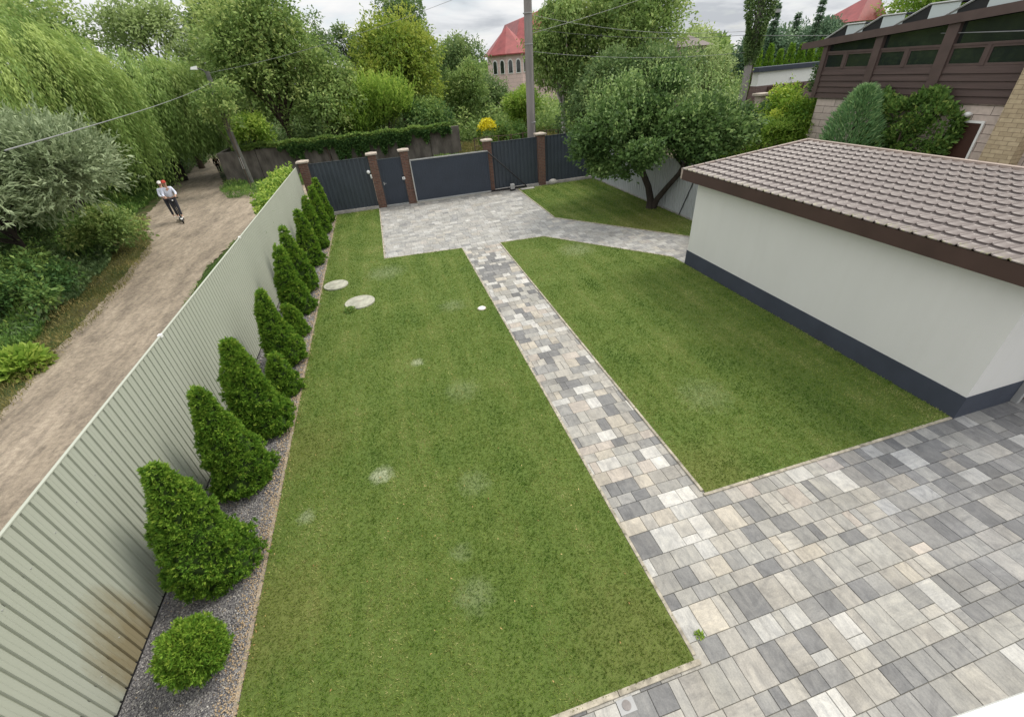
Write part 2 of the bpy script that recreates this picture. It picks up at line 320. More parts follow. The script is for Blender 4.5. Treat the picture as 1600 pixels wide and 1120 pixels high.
# ------------------------------------------------------------------ build helpers
def origin(p):
    v = Vector((0, 0, 0))
    while p is not None: v += p.location; p = p.parent
    return v
def tag(o, label=None, cat=None, group=None, kind=None):
    if label: o['label'] = label
    if cat: o['category'] = cat
    if group: o['group'] = group
    if kind: o['kind'] = kind
    return o
def thing(name, label, cat, loc=(0, 0, 0), group=None):
    o = bpy.data.objects.new(name, None); C.objects.link(o); o.location = loc; o.empty_display_size = 0.2
    return tag(o, label, cat, group)
def npmesh(name, V, F, mat, parent=None, tint=None, smooth=False, loc=None, uv=False, col=None):
    """V (n,3) world coordinates, F (m,4) or (m,3) index array, or list of tuples"""
    V = np.asarray(V, dtype=np.float32)
    base = origin(parent) if parent is not None else Vector((0, 0, 0))
    if loc is not None: base = base + Vector(loc)
    V = V - np.array(base[:], dtype=np.float32)
    me = bpy.data.meshes.new(name)
    if isinstance(F, np.ndarray):
        k = F.shape[1]; nf = len(F)
        me.vertices.add(len(V)); me.vertices.foreach_set('co', V.ravel())
        me.loops.add(nf*k); me.loops.foreach_set('vertex_index', F.astype(np.int32).ravel())
        me.polygons.add(nf); me.polygons.foreach_set('loop_start', np.arange(0, nf*k, k, dtype=np.int32))
        try: me.polygons.foreach_set('loop_total', np.full(nf, k, dtype=np.int32))
        except Exception: pass
        me.update(calc_edges=True)
    else:
        me.from_pydata(V.tolist(), [], F); me.update()
    if smooth: me.polygons.foreach_set('use_smooth', np.ones(len(me.polygons), dtype=bool))
    if tint is not None:
        at = me.attributes.new('tint', 'FLOAT', 'POINT'); at.data.foreach_set('value', np.asarray(tint, dtype=np.float32))
    if col is not None:
        at = me.attributes.new('stone', 'FLOAT_COLOR', 'POINT'); at.data.foreach_set('color', np.asarray(col, dtype=np.float32).ravel())
    if uv:
        ul = me.uv_layers.new(name='UVMap')
        bx, by, bz = base
        for p in me.polygons:
            n = p.normal; ax = max(range(3), key=lambda i: abs(n[i]))
            for li in p.loop_indices:
                c = me.vertices[me.loops[li].vertex_index].co
                x, y, z = c[0]+bx, c[1]+by, c[2]+bz
                ul.data[li].uv = (y, z) if ax == 0 else ((x, z) if ax == 1 else (x, y))
    me.materials.append(mat)
    o = bpy.data.objects.new(name, me); C.objects.link(o)
    if loc is not None: o.location = loc
    if parent is not None: o.parent = parent
    return o
class MB:
    def __init__(s): s.v = []; s.f = []
    def add(s, vs, fs):
        k = len(s.v); s.v += [tuple(x) for x in vs]; s.f += [tuple(i+k for i in f) for f in fs]; return s
    def box(s, x0, x1, y0, y1, z0, z1):
        return s.add([(x0,y0,z0),(x1,y0,z0),(x1,y1,z0),(x0,y1,z0),(x0,y0,z1),(x1,y0,z1),(x1,y1,z1),(x0,y1,z1)],
                     [(0,3,2,1),(4,5,6,7),(0,1,5,4),(1,2,6,5),(2,3,7,6),(3,0,4,7)])
    def hexa(s, p): return s.add(p, [(0,3,2,1),(4,5,6,7),(0,1,5,4),(1,2,6,5),(2,3,7,6),(3,0,4,7)])
    def prism(s, poly, z0, z1):
        n = len(poly); v = [(x, y, z0) for x, y in poly]+[(x, y, z1) for x, y in poly]
        return s.add(v, [tuple(range(n))[::-1], tuple(range(n, 2*n))]+[(i, (i+1) % n, n+(i+1) % n, n+i) for i in range(n)])
    def tube(s, pts, rad, n=8, caps=True):
        pts = [Vector(p) for p in pts]; m_ = len(pts)
        if not hasattr(rad, '__len__'): rad = [rad]*m_
        vs = []; ref = Vector((0.13, 0.27, 0.95))
        for i, p in enumerate(pts):
            d = (pts[min(i+1, m_-1)]-pts[max(i-1, 0)]).normalized()
            a = d.cross(ref)
            if a.length < 0.05: a = d.cross(Vector((1, 0, 0)))
            a.normalize(); b_ = d.cross(a)
            for k in range(n):
                t_ = 2*math.pi*k/n; vs.append(p+(a*math.cos(t_)+b_*math.sin(t_))*rad[i])
        fs = [(i*n+k, i*n+(k+1) % n, (i+1)*n+(k+1) % n, (i+1)*n+k) for i in range(m_-1) for k in range(n)]
        if caps: fs += [tuple(range(n)), tuple(range((m_-1)*n, m_*n))[::-1]]
        return s.add(vs, fs)
    def lathe(s, c, prof, n=24):
        """prof list of (r, z)"""
        vs = [(c[0]+r*math.cos(2*math.pi*k/n), c[1]+r*math.sin(2*math.pi*k/n), c[2]+z) for r, z in prof for k in range(n)]
        m_ = len(prof)
        fs = [(i*n+k, i*n+(k+1) % n, (i+1)*n+(k+1) % n, (i+1)*n+k) for i in range(m_-1) for k in range(n)]
        fs += [tuple(range(n))[::-1], tuple(range((m_-1)*n, m_*n))]
        return s.add(vs, fs)
    def ball(s, c, r, n=12, sc_=(1, 1, 1)):
        prof = [(max(1e-3, math.sin(math.pi*i/8)), -math.cos(math.pi*i/8)) for i in range(9)]
        vs = [(c[0]+r*sc_[0]*a*math.cos(2*math.pi*k/n), c[1]+r*sc_[1]*a*math.sin(2*math.pi*k/n), c[2]+r*sc_[2]*z) for a, z in prof for k in range(n)]
        fs = [(i*n+k, i*n+(k+1) % n, (i+1)*n+(k+1) % n, (i+1)*n+k) for i in range(8) for k in range(n)]
        return s.add(vs, fs)
    def build(s, name, mat, parent=None, uv=False, smooth=False, bevel=0):
        o = npmesh(name, s.v, s.f, mat, parent, uv=uv, smooth=smooth)
        if bevel:
            bv = o.modifiers.new('bevel', 'BEVEL'); bv.width = bevel; bv.segments = 2; bv.limit_method = 'ANGLE'
        return o
def inpoly(x, y, P):
    x = np.asarray(x); y = np.asarray(y); r = np.zeros(x.shape, bool); n = len(P)
    for i in range(n):
        x0, y0 = P[i]; x1, y1 = P[(i+1) % n]
        if y0 == y1: continue
        c = ((y0 > y) != (y1 > y)) & (x < (x1-x0)*(y-y0)/(y1-y0)+x0)
        r ^= c
    return r
def unit(a): return a/np.maximum(1e-6, np.linalg.norm(a, axis=1))[:, None]
def leaf_geo(P, D, L, Wd, rng, cup=0.15, upn=0.0):
    D = unit(D); n = len(P); L = np.broadcast_to(L, (n,))[:, None]; Wd = np.broadcast_to(Wd, (n,))[:, None]
    S = unit(np.cross(D, rng.normal(size=(n, 3))+np.array([0, 0, upn]))); Nn = np.cross(S, D)
    V = np.stack([P, P+D*L*.45+S*Wd*.5+Nn*L*cup, P+D*L, P+D*L*.45-S*Wd*.5+Nn*L*cup], 1).reshape(-1, 3)
    return V
def leaves(name, P, D, L, Wd, tint, mat, parent, rng, cup=.15, upn=1.3):
    V = leaf_geo(P, D, L, Wd, rng, cup, upn)
    F = np.arange(len(V)).reshape(-1, 4)
    return npmesh(name, V, F, mat, parent, tint=np.repeat(np.broadcast_to(tint, (len(P),)), 4))
def sph(rng, n):
    return unit(rng.normal(size=(n, 3)))
def dup(root, loc, label, sc3=(1, 1, 1), rz=0, group=None):
    r = root.copy(); C.objects.link(r); r.location = loc; r.scale = sc3; r.rotation_euler = (0, 0, rz); r['label'] = label
    if group: r['group'] = group
    for ch in list(root.children):
        c_ = ch.copy(); C.objects.link(c_); c_.parent = r
    return r
# ================================================================== SETTING
def struct(o): o['kind'] = 'structure'; return o
def sheet(name, poly, z, mat, th=None):
    b_ = MB()
    if th: b_.prism(poly, z-th, z)
    else: b_.add([(x, y, z) for x, y in poly], [tuple(range(len(poly)))])
    return b_
struct(sheet('ground', [(-900, -60), (900, -60), (900, 1200), (-900, 1200)], -0.06, M['ground']).build('ground', M['ground']))
rng = np.random.default_rng(5)
# dirt path with ragged borders
LP = [(-10.6, -3), (-9.9, 3), (-9.2, 7), (-9.25, 10.1), (-9.65, 13.4), (-10.2, 18), (-10.95, 22.9), (-13.2, 27.6), (-14.2, 33), (-15.3, 39), (-16, 45), (-19, 60)]
RP = [(-17, 60), (-14.0, 46), (-12.9, 42), (-11.3, 36.6), (-10.6, 33.8), (-6.5, 32.6), (30, 32), (30, 24.6), (-5.5, 25.0), (-6.9, 23), (-7.3, 18), (-6.9, 14.5), (-5.6, 11.5), (-4.3, 8.5), (-4.2, -3)]
def ragged(P, amp, rng, step=.35):
    out = []
    for a, b_ in zip(P[:-1], P[1:]):
        n = max(1, int(math.dist(a, b_)/step))
        for k in range(n):
            t_ = k/n; out.append((a[0]+(b_[0]-a[0])*t_+rng.normal()*amp, a[1]+(b_[1]-a[1])*t_+rng.normal()*amp*.4))
    return out+[P[-1]]
DIRT = ragged(LP, .05, rng, .18)+ragged(RP, .04, rng, .18)
o = sheet('p', DIRT, -0.02, None).build('dirt_path', M['dirt']); struct(o)

LAWNS = [
 [(-2.70, 0.2), (0.40, 0.2), (0.40, 1.46), (2.07, 1.46), (2.09, 15.42), (-0.74, 15.66), (-0.74, 23.15), (-2.78, 23.15)],
 [(3.53, 3.27), (8.27, 3.27), (8.27, 11.35), (5.22, 15.22), (3.55, 15.33)],
 [(6.60, 23.15), (6.49, 17.30), (9.86, 12.80), (10.95, 11.35), (10.95, 23.15)]]
LAWNS[0] = [(-2.70, -0.6), (-2.72, 0.2), (-2.78, 23.15), (-0.74, 23.15), (-0.74, 15.66), (2.09, 15.42), (2.07, 1.46), (0.40, 1.46), (-0.9, 1.46), (-2.70, 1.44)][1:]
LAWNS[0] = [(-2.70, 1.44), (-2.78, 23.15), (-0.74, 23.15), (-0.74, 15.66), (2.09, 15.42), (2.07, 1.46)]
for P in LAWNS: struct(sheet('l', P, 0.012, None).build('lawn', M['lawn']))
# grass blades : density follows the distance
def blades():
    Vs = []; Ts = []
    for P in LAWNS:
        xs = [p[0] for p in P]; ys = [p[1] for p in P]
        for (ya, yb, dens, ln_, wd) in ((1, 4, 2900, .044, .0092), (4, 7, 2300, .045, .0108), (7, 11, 1500, .046, .013), (11, 24, 900, .046, .017)):
            y0, y1 = max(min(ys), ya), min(max(ys), yb)
            if y1 <= y0: continue
            n = int((max(xs)-min(xs))*(y1-y0)*dens)
            x = rng.uniform(min(xs)-.012, max(xs)+.012, n); y = rng.uniform(y0, y1, n)
            k = inpoly(x, y, P); x = x[k]; y = y[k]; n = len(x)
            # denser growth against borders is left out on purpose; blades lean at random
            D = np.stack([rng.normal(0, .8, n), rng.normal(0, .8, n), np.ones(n)], 1)
            x = x+rng.normal(0, .014, n); y = y+rng.normal(0, .014, n)
            Pn = np.stack([x, y, np.full(n, .008)], 1)
            Vs.append(leaf_geo(Pn, D, ln_*rng.uniform(.6, 1.25, n), wd*rng.uniform(.7, 1.3, n), rng, .05)); Ts.append(np.repeat(rng.random(n), 4))
    V = np.concatenate(Vs); o = npmesh('lawn_grass', V, np.arange(len(V)).reshape(-1, 4), M['blades'], tint=np.concatenate(Ts))
    tag(o, kind='stuff', label='short mown green lawn grass on both sides of the paved path', cat='grass')
blades()

# fallen leaves and straw on the lawn edge and gravel
def litter():
    n = 420; x = np.where(rng.random(n) < .6, rng.normal(-2.78, .10, n), rng.uniform(-2.7, 2.0, n)); y = rng.uniform(1.6, 14, n)**1.0
    P = np.stack([x, y, np.full(n, .045)], 1); D = np.stack([rng.normal(size=n), rng.normal(size=n), rng.normal(0, .12, n)], 1)
    o = leaves('leaf_litter', P, D, .030*rng.uniform(.5, 1.3, n), .014, rng.random(n), M['dry_leaf'], None, rng, upn=6)
    tag(o, 'small dry tan leaves scattered on lawn and gravel edge', 'leaf litter', kind='stuff')
litter()
# kerbs round the lawns
def strip(b_, pts, wd, z0, z1):
    for (a, c_) in zip(pts[:-1], pts[1:]):
        d = Vector((c_[0]-a[0], c_[1]-a[1], 0)); L_ = d.length; d.normalize(); n = Vector((-d.y, d.x, 0))*wd/2
        k = max(1, round(L_/1.0)); 
        for i in range(k):
            p = Vector((a[0], a[1], 0))+d*(L_*i/k+.004); q = Vector((a[0], a[1], 0))+d*(L_*(i+1)/k-.004)
            jz = random.uniform(-.003, .003)
            pts4 = [p+n, p-n, q-n, q+n]
            b_.hexa([(v.x, v.y, z0) for v in pts4]+[(v.x, v.y, z1+jz) for v in pts4])
random.seed(3)
b_ = MB()
strip(b_, [(2.095, 1.50), (2.115, 15.42)], .042, -.05, .018)
strip(b_, [(-2.70, 1.435), (2.12, 1.435)], .055, -.05, .022)
strip(b_, [(2.09, 15.445), (-0.72, 15.69)], .05, -.05, .02)
strip(b_, [(-0.715, 15.72), (-0.715, 23.1)], .05, -.05, .022)
strip(b_, [(3.505, 3.31), (3.525, 15.30)], .042, -.05, .022)
strip(b_, [(3.48, 3.245), (8.26, 3.245)], .045, -.05, .022)
strip(b_, [(3.55, 15.36), (5.23, 15.25), (8.27, 11.39)], .05, -.05, .02)
strip(b_, [(6.575, 23.1), (6.465, 17.29), (9.84, 12.78), (10.93, 11.33)], .05, -.05, .02)
struct(b_.build('kerb', M['kerb'], bevel=.004))
b_ = MB(); strip(b_, [(-2.735, -0.5), (-2.805, 23.1)], .05, -.06, .006); struct(b_.build('border_kerb', M['kerb_red'], bevel=.006))

# paving
def paving():
    pr_ = random.Random(11); V = []; F = []; COL = []; UV = []
    y = -1.6
    inner = [[(x, y_) for x, y_ in P] for P in LAWNS]
    nz = np.random.default_rng(8).uniform(0, 6.28, (6, 3))
    def fld(x, y, k): return sum(math.sin(x*fx+y*fy+nz[i][k]) for i, (fx, fy) in enumerate([(.7, .4), (-.5, .9), (1.3, -.3), (.3, 1.7), (1.9, 1.1), (-1.4, 2.1)]))/6
    rows = [.24, .355, .24, .355, .18, .24]
    while y < 23.25:
        h = pr_.choice(rows)
        if y > 3.3: h = pr_.choice([.18, .24, .24, .30])
        if y > 15.4: h = pr_.choice([.24, .355, .24])
        if y+h > 23.3: h = 23.3-y+.001
        if h < .05: break
        x = -1.9 + pr_.uniform(-.3, 0)
        while x < 15:
            wds = [.24, .30, .24, .355, .12, .18, .24] if y < 15.4 else [.24, .355, .24, .355]
            wd = pr_.choice(wds)
            cells = [(x, y, x+wd, y+h)]
            if h > .3 and wd <= .24 and pr_.random() < .3: cells = [(x, y, x+wd, y+.12), (x, y+.12, x+wd, y+h)]
            for (xa, ya, xb, yb) in cells:
                mx_, my_ = (xa+xb)/2, (ya+yb)/2
                cs = [(xa, ya), (xb, ya), (xb, yb), (xa, yb)]
                ok = (my_ < 3.4 or (1.9 < mx_ < 3.7) or (my_ > 15.3 and mx_ < 8) or (mx_ > 4.5 and 10.5 < my_ < 18.5)) and my_ < 23.3
                if mx_ < -.8 and my_ > 3: ok = False
                if mx_ > 10.9: ok = ok and my_ < 3.2
                if mx_ > 8.35 and 3.24 < my_ < 10.6: ok = False
                if ok:
                    for P in inner:
                        if all(inpoly(np.array([c[0]]), np.array([c[1]]), P)[0] for c in cs): ok = False
                if not ok: continue
                # colour of the stone
                a1 = fld(mx_, my_, 0); a2 = fld(mx_, my_, 1)
                r = pr_.random()
                wdk, wl, wb = .18, .13, .06
                if my_ < 3.4:
                    wdk = .14+max(0, min(.62, (mx_-5.2)*.14)); wl = .22 if mx_ < 4.3 else .07; wb = .05
                    if mx_ > 3.3 and my_ > 2.0: wb += .07
                elif my_ < 15.4:
                    wdk = .26+.35*a1; wb = .16-.3*a1; wl = .22
                    if my_ < 9: wl = .12; wdk = .16+.25*a1; wb = .26
                    if mx_ > 4: wdk = .22; wb = .05; wl = .25
                else: wdk = .07; wl = .18; wb = .05
                if r < wdk: c = pr_.choice([(.150, .153, .162), (.185, .188, .195), (.22, .22, .222), (.135, .138, .147)])
                elif r < wdk+wl: c = pr_.choice([(.50, .50, .49), (.46, .46, .45), (.56, .555, .54)])
                elif r < wdk+wl+wb: c = pr_.choice([(.46, .425, .365), (.42, .385, .33), (.44, .395, .355)])
                else: c = pr_.choice([(.36, .355, .335), (.30, .295, .28), (.40, .385, .355), (.25, .25, .248), (.34, .325, .30)])
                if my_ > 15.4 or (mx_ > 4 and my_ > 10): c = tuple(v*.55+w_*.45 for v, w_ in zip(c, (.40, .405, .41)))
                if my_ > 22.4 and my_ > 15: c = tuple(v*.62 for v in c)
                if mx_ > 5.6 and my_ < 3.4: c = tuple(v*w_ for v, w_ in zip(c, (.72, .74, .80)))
                j = pr_.uniform(.90, 1.10); c = tuple((v*.80+.325*.20)*j*w_ for v, w_ in zip(c, (.975, .955, .91)))
                g = .0024; e = .003; zt = pr_.uniform(-.0025, .0025)
                k = len(V)
                V += [(xa+g, ya+g, -.03), (xb-g, ya+g, -.03), (xb-g, yb-g, -.03), (xa+g, yb-g, -.03),
                      (xa+g, ya+g, zt-.004), (xb-g, ya+g, zt-.004), (xb-g, yb-g, zt-.004), (xa+g, yb-g, zt-.004),
                      (xa+g+e, ya+g+e, zt), (xb-g-e, ya+g+e, zt), (xb-g-e, yb-g-e, zt), (xa+g+e, yb-g-e, zt)]
                F += [(k+8, k+9, k+10, k+11)]+[(k+i, k+(i+1) % 4, k+4+(i+1) % 4, k+4+i) for i in range(4)]+[(k+4+i, k+4+(i+1) % 4, k+8+(i+1) % 4, k+8+i) for i in range(4)]
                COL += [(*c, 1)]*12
                ou, ov = pr_.uniform(0, 50), pr_.uniform(0, 50); fl = pr_.random() > .12
                UV += [((p[1] if fl else p[0])*1.0+ou, (p[0] if fl else p[1])*1.0+ov) for p in V[k:k+12]]
            x += wd
        y += h
    o = npmesh('paved_path', V, F, M['paver'], col=COL)
    me = o.data; ul = me.uv_layers.new(name='UVMap')
    vi = np.empty(len(me.loops), dtype=np.int32); me.loops.foreach_get('vertex_index', vi)
    ul.data.foreach_set('uv', np.asarray(UV, dtype=np.float32)[vi].ravel())
    struct(o)
paving()
struct(sheet('j', [(-2.7, -2), (15, -2), (15, 11), (11, 11), (11, 23.3), (-2.8, 23.3)], -0.012, None).build('joint_bed', M['joint']))
# small square inspection lid set in the paving and a tuft in a joint
t_ = thing('drain_lid', 'small pale square drain lid set in the paving at the lawn corner', 'drain lid', (1.19, 1.33, 0))
MB().box(1.10, 1.28, 1.26, 1.39, -.02, .006).build('frame', M['frame_grey'], t_, bevel=.003)
MB().lathe((1.19, 1.325, .006), [(.045, 0), (.045, .006), (.03, .008), (.01, .008)], 20).build('lid', M['pole'], t_)

# gravel border
struct(sheet('g', [(-4.1, -1), (-2.74, -1), (-2.83, 23.3), (-4.1, 23.3)], -0.006, None).build('gravel_bed', M['gravel_base']))
def gravel():
    Vs = []; Fs = []; Ts = []; k = 0
    octv = np.array([(1,0,0),(0,1,0),(-1,0,0),(0,-1,0),(0,0,.75),(0,0,-.6)], float)
    octf = np.array([(0,1,4),(1,2,4),(2,3,4),(3,0,4),(1,0,5),(2,1,5),(3,2,5),(0,3,5)])
    for (ya, yb, d, s_) in ((1.6, 5.5, 3600, .011), (5.5, 10, 1600, .015), (10, 23, 500, .022)):
        n = int((yb-ya)*1.2*d); P = np.stack([rng.uniform(-3.95, -2.70, n), rng.uniform(ya, yb, n), rng.uniform(-.002, .008, n)], 1)
        sc_ = s_*rng.uniform(.5, 1.3, (n, 1, 1))*rng.uniform(.7, 1.2, (n, 1, 3))
        a = rng.uniform(0, 6.28, n); R3 = np.zeros((n, 3, 3)); R3[:, 0, 0] = np.cos(a); R3[:, 0, 1] = -np.sin(a); R3[:, 1, 0] = np.sin(a); R3[:, 1, 1] = np.cos(a); R3[:, 2, 2] = 1; R3[:, 0, 2] = rng.normal(0, .3, n)
        v = np.einsum('nij,nkj->nki', R3, octv[None]*sc_)+P[:, None, :]
        Vs.append(v.reshape(-1, 3)); Fs.append((octf[None]+(np.arange(n)*6)[:, None, None]+k).reshape(-1, 3)); k += n*6
        tg = np.clip(rng.normal(.38, .22, n), 0, .86); edge = np.clip((P[:, 0]+3.02)/.22, .03, .8); tg = np.where(rng.random(n) < edge, rng.uniform(.88, 1, n), tg); Ts.append(np.repeat(tg, 6))
    o = npmesh('gravel', np.concatenate(Vs), np.concatenate(Fs), M['gravel'], tint=np.concatenate(Ts))
    tag(o, 'grey gravel strip along the foot of the pale fence', 'gravel', kind='stuff')
gravel()

# ------------------------------------------------------------------ fences
def ribbed(a, c_, z0, z1, pitch, depth, flat=.72, side=1, prof=None):
    """corrugated sheet from a to c_ ; ribs sink away from the viewer side"""
    a = Vector((a[0], a[1], 0)); c_ = Vector((c_[0], c_[1], 0)); d = c_-a; L_ = d.length; d.normalize(); n = Vector((d.y, -d.x, 0))*side
    pts = []; s = 0
    while s < L_-1e-6:
        for (u, h) in (prof or ((0, 0), (flat*pitch, 0), (flat*pitch+.07*pitch, 1), (pitch*.93, 1))):
            if s+u <= L_: pts.append(a+d*(s+u)-n*depth*h)
        s += pitch
    pts.append(c_)
    vs = [(p.x, p.y, z0) for p in pts]+[(p.x, p.y, z1) for p in pts]
    k = len(pts); b_ = MB().add(vs, [(i, i+1, k+i+1, k+i) for i in range(k-1)])
    return b_
FX = -3.96
t_ = thing('metal_fence', 'long pale green corrugated metal fence between the dirt path and the conifers', 'fence', (FX, 11, 0))
y = -1.1
while y < 23.3:
    y1 = min(y+2.6, 23.3)
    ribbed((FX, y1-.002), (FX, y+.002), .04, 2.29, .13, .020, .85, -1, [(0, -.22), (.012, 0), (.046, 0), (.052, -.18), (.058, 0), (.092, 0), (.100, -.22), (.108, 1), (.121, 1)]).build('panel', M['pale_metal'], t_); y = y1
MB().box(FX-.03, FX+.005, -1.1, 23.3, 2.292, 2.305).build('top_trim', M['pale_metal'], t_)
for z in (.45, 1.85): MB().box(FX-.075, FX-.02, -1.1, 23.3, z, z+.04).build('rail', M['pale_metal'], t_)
for y in (7.16, 12.4): MB().box(FX-.04, FX+.012, y-.035, y+.035, 2.27, 2.325).build('clip', M['white'], t_, bevel=.004)
for y in np.arange(2.2, 9.5, .39):
    for z in (.47, 1.87): MB().lathe((FX+.001, y+.05, z), [(.008, -.004), (.008, .004)], 6).build('screw', M['frame_grey'], t_)
b_ = MB().box(FX-.06, FX-.01, -1.1, 23.3, -.02, .05); b_.build('base_board', M['black_metal'], t_)

t_ = thing('metal_fence', 'low whitish ribbed metal fence behind the apple tree', 'fence', (11.0, 17, 0))
for i in range(5):
    ya = 11.0+i*2.5; ribbed((11.02, ya), (11.02, min(ya+2.498, 23.4)), .05, 1.95, .17, .035, .6, 1).build('panel', M['white_metal'], t_)
MB().box(11.0, 11.05, 11, 23.4, 1.952, 1.975).build('top_trim', M['white_metal'], t_)
MB().box(10.98, 11.10, 11, 23.4, -.05, .06).build('base_strip', M['base_conc'], t_)
MB().tube([(10.97, 15.1, .02), (10.975, 14.35, 1.75)], .02, 6).build('brace', M['black_metal'], t_)

# front boundary, facing the garden at Y = 23.3
FY = 23.36
pillars = [(-3.66, 'brick gate pillar in the corner where the pale green fence ends'), (-.52, 'brick gate pillar left of the small wicket gate with a white lamp'),
           (1.0, 'brick gate pillar between the wicket gate and the sliding gate'), (5.18, 'brick gate pillar at the right end of the sliding gate'), (8.05, 'brick gate pillar beside the triangular lawn with a stone at its foot')]
for x, lb in pillars:
    t_ = thing('brick_pillar', lb, 'pillar', (x, FY, 0), 'brick pillars of the front fence')
    MB().box(x-.19, x+.19, FY-.02, FY+.36, -.05, 2.44).build('shaft', M['brick'], t_, uv=True)
    b_ = MB(); b_.hexa([(x-.27, FY-.10, 2.44), (x+.27, FY-.10, 2.44), (x+.27, FY+.44, 2.44), (x-.27, FY+.44, 2.44), (x-.27, FY-.10, 2.50), (x+.27, FY-.10, 2.50), (x+.27, FY+.44, 2.50), (x-.27, FY+.44, 2.50)])
    b_.add([(x-.27, FY-.10, 2.501), (x+.27, FY-.10, 2.501), (x+.27, FY+.44, 2.501), (x-.27, FY+.44, 2.501), (x, FY+.17, 2.56)], [(0, 1, 4), (1, 2, 4), (2, 3, 4), (3, 0, 4)])
    b_.build('cap', M['cap'], t_)
for (xa, xb, zt, lb) in ((-3.46, -.72, 2.33, 'dark anthracite ribbed fence section left of the wicket gate'), (5.38, 7.85, 2.33, 'dark anthracite ribbed fence section crossed by a diagonal gate arm'), (8.25, 11.0, 2.33, 'dark anthracite ribbed fence section behind the apple tree')):
    t_ = thing('metal_fence', lb, 'fence', ((xa+xb)/2, FY+.15, 0))
    ribbed((xb, FY+.14), (xa, FY+.14), .10, zt, .205, .028, .55, -1).build('panel', M['dark_metal'], t_)
    MB().box(xa, xb, FY+.12, FY+.175, zt+.002, zt+.022).build('top_trim', M['dark_metal'], t_)
    MB().box(xa, xb, FY+.0, FY+.22, -.05, .10).build('base_strip', M['base_conc'], t_)
    for z in (.5, 1.9): MB().box(xa, xb, FY+.18, FY+.22, z, z+.04).build('rail', M['dark_metal'], t_)
t_ = thing('wicket_gate', 'narrow dark wicket gate between two brick pillars', 'gate', (.24, FY+.1, 0))
ribbed((.80, FY+.10), (-.32, FY+.10), .10, 2.16, .085, .007, .7, -1).build('panel', M['gate_metal'], t_)
b_ = MB(); b_.box(-.33, -.28, FY+.085, FY+.13, .06, 2.2); b_.box(.76, .81, FY+.085, FY+.13, .06, 2.2); b_.box(-.28, .76, FY+.086, FY+.129, 2.16, 2.2); b_.box(-.28, .76, FY+.086, FY+.129, .06, .10); b_.build('frame', M['dark_metal'], t_)
b_ = MB(); b_.box(-.25, -.20, FY+.06, FY+.085, 1.02, 1.16); b_.tube([(-.22, FY+.065, 1.1), (-.22, FY+.02, 1.1), (-.11, FY+.02, 1.1)], .011, 6); b_.build('handle', M['frame_grey'], t_)
MB().box(-.32, .80, FY+.02, FY+.2, -.04, .035).build('threshold', M['frame_grey'], t_)

GY = 23.2
t_ = thing('sliding_gate', 'wide blue grey sliding gate with light top edge and long counterweight arm', 'gate', (3, GY, 0))
ribbed((5.10, GY), (1.24, GY), .12, 2.0, .085, .007, .7, -1).build('panel', M['gate_metal'], t_)
MB().box(1.2, 5.12, GY-.02, GY+.05, 2.0, 2.05).build('top_rail', M['frame_grey'], t_)
MB().box(1.19, 1.24, GY-.02, GY+.05, .08, 2.0).build('end_post', M['frame_grey'], t_)
MB().box(1.24, 5.12, GY-.025, GY+.05, .05, .12).build('bottom_rail', M['frame_grey'], t_)
MB().box(5.12, 7.1, GY-.03, GY+.04, .04, .12).build('counterweight_rail', M['black_metal'], t_)
MB().tube([(5.10, GY+.01, 1.99), (7.05, GY+.01, .13)], .032, 6).build('diagonal_arm', M['black_metal'], t_)
MB().box(5.07, 5.12, GY-.021, GY+.051, .12, 2.0).build('rear_post', M['gate_metal'], t_)
MB().box(1.2, 7.3, GY-.06, GY+.09, -.03, .012).build('track', M['base_conc'], t_)
t_ = thing('gate_motor', 'small grey gate motor box on the paving beside the sliding gate', 'gate motor', (6.25, 23.0, 0))
MB().box(6.12, 6.38, 22.92, 23.12, .0, .07).build('foot', M['black_metal'], t_)
MB().box(6.14, 6.36, 22.93, 23.11, .07, .34).build('housing', M['frame_grey'], t_, bevel=.03)
t_ = thing('concrete_step', 'flat pale concrete slab lying at the edge of the triangular lawn', 'slab', (7.0, 22.85, 0))
MB().box(6.66, 7.4, 22.75, 23.0, -.02, .05).build('slab', M['base_conc'], t_, bevel=.01)
b_ = MB(); b_.ball((8.55, 23.1, .12), .2, 9, (1.25, .7, .85)); o = b_.build('stone', M['base_conc'], smooth=True); tag(o, 'rough grey stone at the foot of the rightmost brick pillar', 'stone')
def small(name, lb, cat, boxes, mat=M['white']):
    x0, x1, y0, y1, z0, z1 = boxes[0]
    t_ = thing(name, lb, cat, ((x0+x1)/2, (y0+y1)/2, z0))
    for i, bx in enumerate(boxes): MB().box(*bx).build(('housing', 'cover', 'bracket')[i], mat if i == 0 else M['frame_grey'], t_, bevel=.008)
    return t_
t_ = thing('security_lamp', 'round white lamp on the dark fence beside the second brick pillar', 'lamp', (-.83, FY-.02, 1.66))
b_ = MB(); b_.ball((-.83, FY-.03, 1.72), .085, 14, (1, .8, 1)); b_.build('lamp_shade', M['white'], t_, smooth=True)
MB().box(-.87, -.79, FY+.02, FY+.12, 1.66, 1.78).build('bracket', M['frame_grey'], t_)
small('sensor_box', 'slim white sensor box under the round white lamp', 'sensor', [(-.79, -.72, FY-.04, FY+.03, 1.42, 1.60), (-.78, -.73, FY-.05, FY-.04, 1.45, 1.5)])
small('intercom', 'white intercom box on the pillar right of the wicket gate', 'intercom', [(.70, .84, FY-.04, FY+.02, 1.18, 1.30), (.74, .80, FY-.05, FY-.04, 1.21, 1.27)])
small('switch_box', 'tall white box on the dark fence beside the corner pillar', 'switch box', [(-3.42, -3.33, FY+.0, FY+.09, 1.50, 1.76), (-3.41, -3.34, FY-.01, FY, 1.6, 1.64)])

